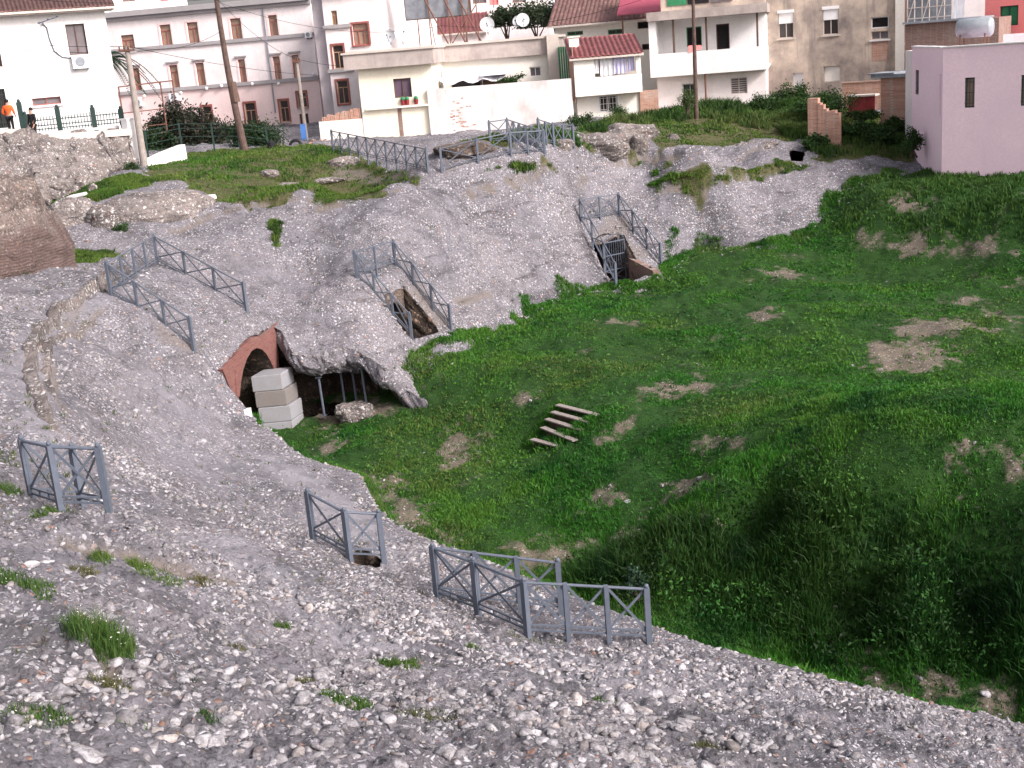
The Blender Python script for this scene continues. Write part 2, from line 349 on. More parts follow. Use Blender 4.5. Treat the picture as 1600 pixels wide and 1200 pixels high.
M['bark'] = plain('bark', (.09, .065, .05), .9, .3, 6, .5)
M['orange'] = plain('orange_cloth', (.85, .13, .03), .8, .15, 5); M['blackcloth'] = plain('black_cloth', (.012, .013, .015), .85, .2, 6); M['skin'] = plain('skin', (.42, .25, .18), .6, .05, 5, .02); M['hair'] = plain('dark_hair', (.012, .01, .01), .6, .2, 20)
M['lav'] = plain('lavender_cloth', (.62, .60, .80), .8, .1, 3); M['linen'] = plain('white_linen', (.82, .82, .86), .8, .06, 3)
# ------------------------------------------------------------------ terrain: seating slope (S1) and arena ground (S2)
EDGE = [(2000, 1225, 11.1), (1800, 1175, 11.1), (1600, 1128, 11.0), (1420, 1090, 11.0), (1256, 1048, 10.95), (1100, 1005, 10.95), (1012, 975, 10.95), (947, 950, 10.95), (870, 918, 11.0), (800, 893, 11.0),
        (740, 868, 11.05), (670, 843, 11.1), (620, 820, 11.2), (588, 792, 11.25), (576, 765, 11.25), (562, 740, 11.25), (530, 730, 11.2), (500, 722, 11.1), (470, 712, 11.1), (445, 690, 11.1), (420, 668, 11.0), (395, 652, 11.0)]
EP = [at(*e) for e in EDGE]
ARCH_A = at(366, 637, 10.9)[:2]; ARCH_B = at(433, 600, h=45.6)[:2]         # plan line of the brick arch face
av = (ARCH_B-ARCH_A)/np.linalg.norm(ARCH_B-ARCH_A)
ARCH0 = ARCH_A-av*.75                                                       # left end of the face
# vertical plane of the arch
an_ = np.array((av[1], -av[0]))                                            # normal, towards the arena
def on_arch(u, v, off=0.):
    D = ray(u, v); k = ((ARCH_A+an_*off)@an_)/(D[:2]@an_); p = D*k; return np.array((p[0], p[1], p[2]+CH))
ARCHTOP = [(343, 577), (356, 563), (372, 545), (384, 530), (395, 525), (405, 526), (418, 515), (431, 503)]
AT = [on_arch(*q) for q in ARCHTOP]
LIP = [(458, 556, 10.3), (490, 557, 10.32), (515, 551, 10.25), (545, 543, 10.15), (572, 552, 10.3), (600, 570, 10.6), (618, 590, 11.2), (626, 607, 11.75)]
LP = [at(*e) for e in LIP]
# the inner rim line in plan, travelling with the arena on the right... (uphill on the left)
RIM = np.array([p[:2] for p in EP]+[p[:2] for p in AT]+[p[:2] for p in LP])
CUT = np.vstack((RIM, [(-2.2, 43.6), (.5, 49), (5, 54), (11, 57.5), (18, 53), (30, 45), (34, 14)]))
# far boundary where the grass meets the slope
FARB = [(640, 590, 11.75), (655, 572, 11.6), (700, 545, 11.4), (760, 525, 11.4), (805, 510, 11.4), (818, 480, 11.2), (850, 470, 11.2), (900, 457, 11.2), (960, 449, 11.25), (1000, 455, 11.3), (1030, 440, 11.0), (1050, 400, 10.6), (1100, 388, 10.45), (1180, 390, 10.3), (1250, 372, 10.1), (1285, 345, 9.5), (1295, 310, 8.6), (1330, 285, 8.0), (1400, 274, 7.95)]
FB = [at(*e) for e in FARB]
S1C = [(0, 1200, 5.5), (400, 1200, 6.4), (800, 1200, 7.0), (1200, 1200, 8.6), (1600, 1200, 10.4), (1000, 1100, 9.1), (800, 1050, 9.0), (1300, 1120, 10.2), (600, 1050, 8.3), (400, 1000, 7.7), (200, 1100, 6.2),
       (100, 1000, 6.2), (0, 900, 6.0), (150, 850, 6.95), (52, 788, 6.9), (175, 824, 7.0), (300, 850, 8.3), (491, 854, 9.3), (601, 886, 9.75), (682, 937, 9.9), (825, 994, 10.0), (1015, 1014, 10.5), (880, 966, 10.5), (600, 950, 9.0), (450, 920, 8.2), (1000, 1040, 10.2),
       (0, 680, 6.5), (0, 600, 6.45), (0, 500, 6.3), (0, 420, 6.1), (100, 550, 6.9), (100, 420, 6.5), (60, 620, 6.7), (150, 500, 7.2), (130, 700, 7.1), (250, 600, 8.6), (250, 700, 9.0), (350, 700, 10.3), (400, 780, 10.1), (300, 780, 9.0), (480, 770, 10.5), (330, 620, 10.1), (350, 660, 10.6), (180, 620, 7.9),
       (175, 465, 6.9), (247, 415, 7.0), (386, 488, 8.5), (303, 545, 8.6), (303, 480, 7.8), (350, 450, 8.0), (450, 400, 7.7), (400, 540, 9.3), (500, 450, 8.8), (460, 520, 9.7), (520, 540, 10.2), (590, 560, 10.75), (640, 545, 10.9), (550, 350, 7.4), (558, 436, 8.2), (618, 415, 8.2), (705, 516, 10.6), (644, 532, 10.8),
       (700, 440, 9.3), (750, 350, 7.9), (850, 400, 9.3), (800, 470, 10.8), (760, 400, 8.9), (908, 345, 8.5), (968, 336, 8.5), (1033, 415, 10.5), (962, 447, 11.1), (900, 430, 10.5), (850, 300, 6.9), (750, 290, 6.2), (1000, 290, 7.4), (1050, 345, 8.9), (1130, 340, 9.0), (1230, 300, 8.2), (1180, 350, 9.4), (1150, 270, 7.3), (1245, 249, 7.0), (1330, 260, 7.3),
       (300, 350, 6.3), (230, 370, 6.4), (150, 380, 6.4), (60, 392, 6.1), (130, 330, 5.4), (290, 290, 5.0), (180, 300, 4.9), (100, 292, 4.8), (220, 262, 4.5), (300, 260, 4.5), (383, 240, 4.6), (450, 250, 4.8), (500, 290, 5.4), (420, 310, 5.7), (500, 330, 6.3), (600, 310, 6.2), (640, 290, 5.6), (380, 390, 7.2),
       (521, 235, 4.75), (669, 269, 5.4), (800, 255, 5.4), (851, 247, 5.3), (760, 232, 5.0), (900, 240, 5.4), (700, 226, 5.05), (1000, 240, 5.9), (1100, 240, 6.0), (1050, 210, 5.3), (950, 195, 4.7), (1200, 200, 5.6), (1180, 240, 6.4), (1350, 240, 6.9), (1430, 282, 8.0), (1300, 200, 5.9), (1090, 172, 4.7), (895, 195, 4.7), (1400, 200, 6.2),
       (0, 300, 5.0), (60, 330, 5.6)]
W1 = [(-60, 20, CH-3.5), (-40, 50, CH-3), (-45, 75, CH-2.6), (-22, 62.5, CH-4.6), (-27, 61, CH-4.6), (-60, 90, CH-3), (-20, 90, CH-4.4), (0, 95, CH-4.6), (25, 98, CH-4.6), (50, 90, CH-5), (-60, 120, CH-4.5), (0, 125, CH-4.7), (60, 125, CH-5), (34, 64, CH-7.2), (48, 55, CH-7.4), (-20, 5, CH-4.2), (-8, 4, CH-5.4), (3, 4, CH-7.5), (12, 4, CH-9.2), (-30, 35, CH-5.2), (20, 8, CH-10.6), (14, 12, CH-10.8)]
s1pts = [tuple(at(*q)) for q in S1C]+W1+[tuple(p) for p in EP[::1]]+[(p[0], p[1], p[2]) for p in AT]+[tuple(p) for p in LP]+[tuple(p) for p in FB]
for p, dx, dy in [(FB[5], 2, -2.5), (FB[8], .6, -3.5), (FB[11], 1, -3), (FB[13], .5, -3.5), (FB[15], 1.5, -3), (FB[3], 2, -2.), (FB[17], 1, -3.5)]:
    s1pts.append((p[0]+dx, p[1]+dy, p[2]-2.6))
Z1 = TPS(s1pts, .004)
S2C = [(1440, 1060, 14.0), (1600, 1110, 14.0), (1300, 1010, 14.0), (1200, 990, 13.9), (1700, 1140, 14.), (1520, 1040, 13.9), (1250, 740, 11.2), (1600, 800, 11.25), (1420, 780, 11.2), (1050, 830, 12.1), (1250, 895, 13.0), (1250, 800, 11.45), (1420, 835, 11.5), (1420, 930, 13.3), (1600, 860, 11.6), (1600, 955, 13.3), (1100, 920, 13.3), (1500, 1000, 13.95), (1350, 985, 13.95), (700, 800, 12.9), (640, 790, 12.7), (600, 745, 12.75), (480, 680, 12.9), (430, 690, 12.9), (560, 640, 12.6), (600, 640, 12.5), (500, 645, 12.75), (850, 850, 13.0), (900, 930, 13.4), (760, 830, 12.95),
       (845, 695, 12.55), (800, 720, 12.6), (700, 690, 12.75), (600, 690, 12.75), (895, 632, 11.5), (960, 690, 12.1), (1000, 640, 11.6), (760, 620, 11.9), (650, 620, 12.2), (1000, 760, 12.3), (900, 780, 12.75), (1120, 700, 11.5), (1080, 690, 11.5), (1050, 750, 12.3), (1150, 755, 11.4), (1180, 850, 12.8), (1010, 855, 13.0), (950, 660, 11.55), (1000, 700, 12.0), (1000, 580, 11.4), (1300, 600, 11.3), (1600, 620, 11.3), (1000, 520, 11.3), (1300, 450, 10.9), (1600, 450, 10.8), (850, 540, 11.35), (1150, 450, 10.9), (1500, 520, 11.1), (1600, 402, 10.3), (1400, 392, 10.3), (1500, 398, 10.3), (1320, 388, 10.3),
       (1450, 330, 8.75), (1380, 330, 8.8), (1600, 330, 8.55), (1450, 372, 9.75), (1380, 368, 9.75), (1600, 378, 9.6), (1450, 294, 8.05), (1380, 300, 8.15), (1530, 291, 7.95), (1600, 284, 7.75), (1700, 274, 7.6)]
s2pts = [tuple(at(*q)) for q in S2C]+[tuple(p) for p in FB]+[(28, 16, 1.), (14, 20, 0), (22, 25, 2.6), (35, 40, 3.2), (32, 52, 4.6), (30, 62, 6.7), (24, 64, 6.5), (40, 60, 6.8), (30, 30, 2.8), (9, 15, 0.2), (0, 22, .6), (-6, 33, 1.3), (-12, 41, 1.2)]
for p, dx, dy in [(FB[4], -2.6, 1.5), (FB[7], -.3, 3.5), (FB[11], -.5, 3.5), (FB[13], 0, 3.5), (FB[0], -2.2, 1.6), (FB[2], -2, 2), (FB[16], -2.5, 2.5)]:
    s2pts.append((p[0]+dx, p[1]+dy, p[2]-.6))
Z2 = TPS(s2pts, .004)
def hit(u, v, Z=None, h0=6., h1=125.):
    Z = Z or Z1; D = ray(u, v); hh = math.hypot(D[0], D[1]); t = np.arange(h0, h1, .15)
    x = D[0]/hh*t; y = D[1]/hh*t; z = CH+D[2]/hh*t; g = Z(x, y)-z
    if (Z is Z1): g = np.where(sdf(x, y, CUT) > 0, -1, g)
    i = np.argmax(g > 0)
    if not g[i] > 0: i = len(t)-1
    if i > 0:
        a, b = g[i-1], g[i]; k = a/(a-b) if b != a else 0; tt = t[i-1]+(t[i]-t[i-1])*np.clip(k, 0, 1)
    else: tt = t[0]
    return np.array((D[0]/hh*tt, D[1]/hh*tt, CH+D[2]/hh*tt))
def hits(pts, Z=None): return np.array([hit(u, v, Z) for u, v in pts])
# ledges: (pixels along the riser, height, decay uphill, uphill is on the left of travel?)
LEDGES = [([(60, 690), (40, 640), (38, 590), (48, 555), (75, 520), (110, 490), (150, 460), (200, 432)], .15, 2.0, 1),
          ([(100, 655), (82, 620), (68, 580), (66, 552), (90, 525), (130, 500), (165, 480)], .1, 1.4, 1),
          ([(0, 770), (60, 795), (130, 820), (180, 826), (240, 836)], .22, .9, -1), ([(60, 855), (160, 878), (250, 895), (330, 905), (385, 915)], .30, 1.2, 1),
          ([(0, 925), (70, 960), (120, 990), (150, 1030), (165, 1085)], .28, .9, -1), ([(200, 1110), (330, 1085), (470, 1095), (560, 1120), (700, 1145)], .16, .6, -1),
          ([(230, 373), (300, 355), (340, 335), (420, 320), (520, 318)], .30, 1.2, 1), ([(700, 300), (800, 285), (930, 275), (1010, 290)], .28, 1.3, 1), ([(1010, 298), (1100, 293), (1180, 278), (1240, 262)], .35, 1.5, 1),
          ([(900, 242), (1000, 240), (1100, 246), (1200, 232), (1240, 240)], .3, 1.2, 1), ([(700, 478), (760, 462), (800, 450)], .14, .6, 1), ([(430, 330), (540, 318), (640, 300)], .2, 1., 1)]
LW = [(hits(p), hgt, dec, sgn) for p, hgt, dec, sgn in LEDGES]
# surface masks, outlined on the ground
def pxpoly(pts, Z=None): return hits(pts, Z)[:, :2]
GRASSY = [pxpoly(p) for p in [[(215, 275), (240, 262), (290, 240), (383, 231), (430, 228), (520, 229), (600, 260), (648, 275), (655, 288), (600, 296), (520, 306), (440, 326), (370, 330), (320, 316), (290, 285), (250, 290)],
          [(150, 318), (85, 320), (68, 297), (100, 290), (160, 288), (205, 275), (250, 285), (200, 300)], [(40, 405), (100, 395), (170, 395), (190, 402), (140, 412), (70, 415)],
          [(905, 236), (940, 235), (1010, 225), (1050, 235), (1120, 232), (1170, 225), (1210, 222), (1240, 225), (1240, 212), (1200, 160), (1080, 165), (990, 180), (900, 200)],
          [(1010, 286), (1060, 282), (1130, 275), (1240, 255), (1262, 262), (1200, 272), (1120, 292), (1070, 298), (1030, 296)], [(760, 275), (850, 262), (870, 268), (810, 280)],
          [(1262, 252), (1300, 230), (1290, 212), (1250, 205), (1250, 165), (1330, 170), (1420, 190), (1432, 255), (1380, 248), (1300, 255)], [(985, 250), (1015, 245), (1020, 258), (990, 258)],
          [(720, 225), (800, 216), (900, 212), (905, 232), (850, 226), (760, 232)], [(1000, 264), (1045, 262), (1050, 268), (1005, 270)],
          [(425, 345), (437, 360), (436, 392), (428, 392)], [(490, 320), (560, 305), (600, 306), (540, 318)]]]
EARTHY = [pxpoly(p) for p in [[(520, 255), (640, 262), (660, 272), (620, 285), (560, 282), (520, 270)], [(925, 350), (972, 338), (990, 372), (1010, 400), (985, 410), (950, 372), (930, 372)], [(260, 520), (300, 530), (300, 545), (260, 540)], [(1390, 296), (1430, 300), (1420, 325), (1395, 322)],
          [(680, 235), (740, 222), (740, 250), (690, 262)], [(590, 445), (625, 448), (640, 478), (660, 500), (690, 512), (700, 508), (655, 462), (630, 440)]]]
PATHS = [pxpoly(p) for p in [[(60, 700), (30, 640), (30, 585), (50, 545), (100, 500), (160, 462), (175, 470), (110, 512), (75, 555), (62, 600), (70, 650), (110, 705)], [(380, 700), (440, 720), (560, 790), (640, 860), (600, 880), (480, 790)], [(240, 840), (380, 850), (520, 930), (450, 930), (300, 880)], [(420, 890), (560, 980), (640, 1020), (520, 1010), (430, 950)]]]
DARKP = [pxpoly(p) for p in [[(-40, 850), (120, 880), (420, 935), (640, 1010), (860, 1090), (700, 1125), (420, 1075), (180, 1040), (-40, 1010)], [(420, 440), (500, 470), (560, 500), (520, 560), (440, 540), (390, 480)], [(1200, 1150), (1400, 1120), (1600, 1150), (1600, 1210), (1200, 1210)]]]
LIGHTP = [pxpoly(p) for p in [[(640, 985), (800, 1010), (1100, 1050), (1400, 1110), (1600, 1140), (1600, 1160), (1300, 1110), (950, 1090), (760, 1050)], [(190, 560), (330, 620), (380, 700), (330, 760), (200, 690)]]]
def masks1(x, y):
    wob = fbm(x, y, 1.3, 3, 5)*.7; gr = np.zeros(x.shape); ea = np.zeros(x.shape); pa = np.zeros(x.shape)
    for P in GRASSY: gr = np.maximum(gr, sstep(-.5, .5, sdf(x, y, P)+wob))
    for P in DARKP: pa = np.minimum(pa, -sstep(-.8, .9, sdf(x, y, P)+wob*1.5))
    for P in LIGHTP: pa = np.where(pa < 0, pa, np.maximum(pa, .6*sstep(-.8, .9, sdf(x, y, P)+wob*1.5)))
    for P in EARTHY: ea = np.maximum(ea, .6*sstep(-.5, .4, sdf(x, y, P)+wob*1.2))
    for P in PATHS: pa = np.where(pa < -.5, pa, np.maximum(pa, 0)) if False else np.maximum(pa, sstep(-.5, .5, sdf(x, y, P)+wob))
    for L, hg, dc, sg in LW:
        b_, sd_, _, _, al_ = near_line(x, y, L); s_ = b_*sd_*sg+.12*fbm(x, y, 2.2, 2, 12); ea = np.maximum(ea, .95*np.exp(-((s_+.13)/.13)**2)*sstep(0, .1, al_)*sstep(1, .9, al_)*sstep(-.5, .1, fbm(x, y, .9, 2, 15)))
    tuft = sstep(.34, .5, fbm(x, y, .55, 3, 91)+.12*fbm(x, y, 3., 2, 4))*sstep(60, 24, y)*.32
    return np.maximum(gr, tuft), ea, pa
def Z0s(x, y): return np.hypot((x-8)*1.0, (y-38)*.8)*.62
def disp1(x, y, gr=None):
    if gr is None: gr, _, _ = masks1(x, y)
    st = 1-.75*np.clip(gr, 0, 1)
    rid = 1-np.abs(fbm(x, y, 1.6, 3, 33))*2
    edge = sstep(0, 1.2, -sdf(x, y, CUT))
    d = st*(edge*.20*fbm(x, y, .3, 3, 1)+.10*(.35+.65*edge)*fbm(x, y, 1.1, 3, 2)+.05*rid*edge+.045*fbm(x, y, 4.2, 3, 3)+sstep(30, 18, y)*edge*(.055*(1-2*np.abs(fbm(x, y, 2.1, 2, 35)))+.035*fbm(x, y, 7., 2, 36)+.03*(1-2*np.abs(fbm(x, y, 9., 2, 38))))+.022*fbm(x, y, 13., 2, 7)+edge*.085*np.abs(((Z0s(x, y)/.62+.8*fbm(x, y, .5, 3, 44)) % 1)-.5))+(1-st)*(.12*fbm(x, y, .8, 3, 8)+.03*fbm(x, y, 5, 2, 9))
    for L, hgt, dec, sgn in LW:
        b, sd, _, _, al = near_line(x, y, L); s_ = b*sd*sgn+.12*fbm(x, y, 2.2, 2, 12)
        fade = sstep(0, .12, al)*sstep(1, .88, al)
        d = d+hgt*fade*sstep(-.06, .06, s_)*np.exp(-np.clip(s_, 0, 9)/dec)
    return d
def z1(x, y):
    x = np.atleast_1d(np.asarray(x, float)); y = np.atleast_1d(np.asarray(y, float)); return Z1(x, y)+disp1(x, y)
BARE = [pxpoly(p, Z2) for p in [[(675, 690), (720, 662), (752, 690), (750, 725), (690, 735)], [(1325, 575), (1360, 530), (1440, 525), (1500, 545), (1480, 578), (1400, 582)], [(1375, 508), (1440, 495), (1520, 505), (1560, 520), (1480, 522), (1400, 520)], [(1170, 488), (1205, 484), (1215, 502), (1180, 504)], [(1185, 425), (1240, 415), (1268, 440), (1215, 436)],
        [(1495, 462), (1545, 466), (1560, 485), (1600, 495), (1600, 515), (1560, 512), (1520, 485)], [(1505, 700), (1560, 690), (1600, 710), (1600, 740), (1545, 725)], [(905, 708), (960, 668), (995, 648), (1000, 660), (960, 692), (920, 708)], [(800, 860), (850, 850), (900, 860), (870, 890), (815, 890)], [(560, 745), (610, 742), (660, 790), (705, 830), (690, 845), (620, 820), (585, 780)],
        [(470, 655), (520, 630), (620, 625), (625, 645), (560, 662), (500, 668)], [(495, 690), (530, 676), (540, 690), (515, 702)], [(985, 605), (1090, 590), (1160, 605), (1100, 618), (1000, 620)], [(1040, 760), (1110, 730), (1120, 750), (1060, 790)], [(900, 780), (950, 762), (960, 800), (920, 810)], [(1130, 700), (1090, 690), (1100, 680), (1150, 690)],
        [(1300, 1035), (1420, 1050), (1600, 1100), (1600, 1125), (1400, 1075), (1290, 1045)], [(1390, 300), (1425, 296), (1430, 328), (1395, 330)], [(1340, 372), (1420, 372), (1540, 378), (1590, 400), (1480, 398), (1340, 386)], [(1575, 425), (1600, 425), (1600, 442), (1580, 442)], [(1020, 812), (960, 840), (985, 860), (1030, 830)], [(950, 500), (985, 500), (985, 508), (950, 508)], [(830, 620), (812, 612), (800, 628), (825, 630)]]]
def mask2(x, y):
    b = np.zeros(x.shape); wob = fbm(x, y, 1.6, 4, 21)*.75
    for P in BARE: b = np.maximum(b, sstep(-.7, .7, sdf(x, y, P)+wob*1.3+.5*fbm(x, y, 5, 3, 23)-.02)*.85)
    return np.maximum(b, .42*sstep(.36, .6, fbm(x, y, .5, 4, 77)))
def disp2(x, y): return .19*fbm(x, y, .55, 3, 51)+.11*fbm(x, y, 1.7, 3, 52)+.035*fbm(x, y, 6, 2, 53)
def z2(x, y):
    x = np.atleast_1d(np.asarray(x, float)); y = np.atleast_1d(np.asarray(y, float)); return Z2(x, y)+disp2(x, y)
# openings cut in the slope
PITF = hits([(594, 466), (630, 449), (694, 518), (641, 533)]); PITG = hits([(922, 376), (972, 360), (1032, 436), (963, 449)])
HOLE = hits([(1233, 243), (1240, 235), (1252, 236), (1258, 244), (1254, 257), (1243, 261), (1236, 253)])
SLOTS = [hits(p) for p in ([(116, 480), (128, 463), (160, 441), (167, 452), (134, 480)], [(100, 808), (122, 800), (168, 819), (166, 830), (104, 818)], [(545, 877), (560, 870), (598, 880), (594, 890), (560, 885)])]
HOLES = [CUT, PITF[:, :2], PITG[:, :2], HOLE[:, :2]]+[q[:, :2] for q in SLOTS]
def polar(na, nr, r0, r1, amax):
    a = np.radians(np.linspace(-amax, amax, na)); r = np.exp(np.linspace(math.log(r0), math.log(r1), nr)); A, R = np.meshgrid(a, r); return R*np.sin(A), R*np.cos(A), R
def coarse(Z, na, nr, r0, r1, amax, k=2):
    nca, ncr = na//k+2, nr//k+2; X, Y, _ = polar(nca, ncr, r0, r1, amax); zc = Z(X, Y)
    ia = np.linspace(0, nca-1, na); ir = np.linspace(0, ncr-1, nr); a0 = np.minimum(ia.astype(int), nca-2); r0_ = np.minimum(ir.astype(int), ncr-2); fa = ia-a0; fr = (ir-r0_)[:, None]
    t = zc[:, a0]*(1-fa)+zc[:, a0+1]*fa; return t[r0_]*(1-fr)+t[r0_+1]*fr
def sheet(name, Z, dispf, maskf, na, nr, r0, r1, amax, mat, cuts, keep_in=None, kind='structure'):
    X, Y, R = polar(na, nr, r0, r1, amax); X0, Y0 = X.copy(), Y.copy(); cell = R*math.radians(2*amax/na)*2.2+.02
    bad = np.zeros(X.shape, bool)
    for P in cuts:
        lo = P.min(0)-3; hi = P.max(0)+3; m = (X > lo[0]) & (X < hi[0]) & (Y > lo[1]) & (Y < hi[1])
        s = np.full(X.shape, -9.); s[m] = sdf(X[m], Y[m], P); ring = np.vstack((P, P[:1]))
        snap = (s > 0) & (s < cell)
        if snap.any():
            _, _, cx, cy, _ = near_line(X[snap], Y[snap], ring); X[snap] = cx; Y[snap] = cy
        bad |= (s >= cell)
    if keep_in is not None: bad |= sdf(X, Y, keep_in) < 0
    z = coarse(Z, na, nr, r0, r1, amax); mv = (X != X0) | (Y != Y0)
    if mv.any(): z[mv] = Z(X[mv], Y[mv])
    mk = maskf(X, Y); z = z+(dispf(X, Y, mk[0]) if isinstance(mk, tuple) else dispf(X, Y))
    i = np.arange(na*nr).reshape(nr, na); F = np.stack((i[:-1, :-1], i[:-1, 1:], i[1:, 1:], i[1:, :-1]), -1).reshape(-1, 4)
    ok = ~bad.ravel()[F].any(1); F = F[ok][:, ::-1]
    used = np.zeros(na*nr, bool); used[F.ravel()] = True; idx = np.cumsum(used)-1; F = idx[F]
    V = np.c_[X.ravel(), Y.ravel(), z.ravel()][used]
    cols = dict(zip(('grass', 'earth', 'path'), [q.ravel()[used] for q in mk])) if isinstance(mk, tuple) else {'bare': mk.ravel()[used]}
    return tag(np_mesh(name, V, F, mat, cols, True), None, None, None, kind)
sheet('seating_slope', Z1, disp1, masks1, 700, 820, 4.6, 118, 37, M['rubble'], HOLES)
AREA = np.vstack((RIM+0, [(-2.6, 43.2), tuple(FB[0][:2])]))                     # arena outline a little past its rim
ctr = np.array((8., 38.)); OUT = []
for p in list(RIM): OUT.append(p+(p-ctr)/np.linalg.norm(p-ctr)*1.6)
for p in LP: OUT.append(p[:2]+np.array((-.4, 1))*3.2)
for p in FB: OUT.append(p[:2]+(p[:2]-ctr)/np.linalg.norm(p[:2]-ctr)*1.6)
OUT += [np.array(q) for q in ((21, 66), (34, 66), (45, 60), (45, 12), (20, 8))]
OUT = np.array(OUT)
sheet('arena_ground', Z2, disp2, mask2, 560, 520, 15, 72, 37, M['soil'], [], OUT)
gb = MB(); ng = 48
for k in range(ng):
    a, b = 2*math.pi*k/ng, 2*math.pi*(k+1)/ng
    for r0, r1, q0, q1 in ((100, 300, 8.2, 8.2), (300, 4000, 8.2, 8.2)):
        gb.quad((r0*math.sin(a), r0*math.cos(a), q0), (r0*math.sin(b), r0*math.cos(b), q0), (r1*math.sin(b), r1*math.cos(b), q1), (r1*math.sin(a), r1*math.cos(a), q1))
tag(gb.build('ground', plain('town_ground', (.20, .18, .16), .95, .2, .3)), kind='structure')
# ------------------------------------------------------------------ podium wall and cavern under the rim
def strip(rows, wob=.05, seed=1, sub=.12):
    """rows: list of polylines with equal counts -> dense wobbly sheet"""
    rows = [np.asarray(r, float) for r in rows]; L = rows[0]; seg = np.r_[0, np.cumsum(np.linalg.norm(np.diff(L[:, :2], axis=0), axis=1))]
    n = max(3, int(seg[-1]/sub)); t = np.linspace(0, seg[-1], n); G = []
    for j, r in enumerate(rows): G.append(np.stack([np.interp(t, seg, r[:, k]) for k in range(3)], -1))
    H = [G[0]]
    for a, b in zip(G[:-1], G[1:]):
        m = max(1, int(np.linalg.norm(b-a, axis=1).max()/sub))
        H += [a+(b-a)*q/m for q in range(1, m+1)]
    H = np.array(H); w_ = np.zeros(H.shape); p, q = H[..., 0]+H[..., 2]*.7, H[..., 1]-H[..., 2]*.9
    for k in range(3): w_[..., k] = fbm(p, q, 1.2, 4, seed+k*5)*wob*1.6+fbm(p, q, 5, 3, seed+k*9)*wob
    w_[0] *= 0.0; H = H+w_; mr, nn = H.shape[:2]; i = np.arange(mr*nn).reshape(mr, nn)
    F = np.stack((i[:-1, :-1], i[:-1, 1:], i[1:, 1:], i[1:, :-1]), -1).reshape(-1, 4); return H.reshape(-1, 3), F
def dens(line, step=.15):
    line = np.asarray(line)[:, :2]; seg = np.r_[0, np.cumsum(np.linalg.norm(np.diff(line, axis=0), axis=1))]; t = np.linspace(0, seg[-1], max(2, int(seg[-1]/step)))
    return np.stack([np.interp(t, seg, line[:, k]) for k in range(2)], -1)
r = dens(RIM[:len(EP)]); ztop = z1(r[:, 0], r[:, 1]); inn = np.zeros(r.shape); tg = np.gradient(r, axis=0); inn = np.c_[tg[:, 1], -tg[:, 0]]/np.linalg.norm(tg, axis=1)[:, None]
V, F = strip([np.c_[r, ztop], np.c_[r+inn*.06, ztop-.12], np.c_[r+inn*.05, np.full(len(r), -1.)]], .05, 3)
pod = np_mesh('podium_wall', V, F, M['rock'], None, False); tag(pod, 'low rubble podium wall along the inner rim of the near seating slope', 'wall')
lp = dens([AT[-1]]+LP+[np.array((-3.1, 42.7, 0))]); zt = z1(lp[:, 0], lp[:, 1]); tg = np.gradient(lp, axis=0); inn = np.c_[tg[:, 1], -tg[:, 0]]/np.linalg.norm(tg, axis=1)[:, None]
k_ = np.linspace(0, 1, len(lp)); back = np.array((-.42, .9)); dp = (2.6*np.sin(np.clip(k_*1.02, 0, 1)*math.pi)**.6+.35)[:, None]; lipd = .22+.25*k_
lipd = .62+.24*fbm(k_*9, k_*0, 1., 2, 5)+.10*k_
lo_ = np.c_[lp-inn*.02, zt-lipd-.1]
V, F = strip([np.c_[lp, zt], np.c_[lp+inn*.20, zt-lipd*.45], np.c_[lp+inn*.16, zt-lipd*.8], lo_, np.c_[lp+back*.45, zt-lipd*.7]], .11, 9, .06)
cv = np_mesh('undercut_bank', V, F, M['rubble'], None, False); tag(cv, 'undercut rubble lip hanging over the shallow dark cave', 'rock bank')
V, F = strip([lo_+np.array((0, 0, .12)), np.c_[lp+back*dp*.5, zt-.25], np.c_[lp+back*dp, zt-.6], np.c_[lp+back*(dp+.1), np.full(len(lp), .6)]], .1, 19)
np_mesh('cave_wall', V, F, M['cave'], None, False, cv)
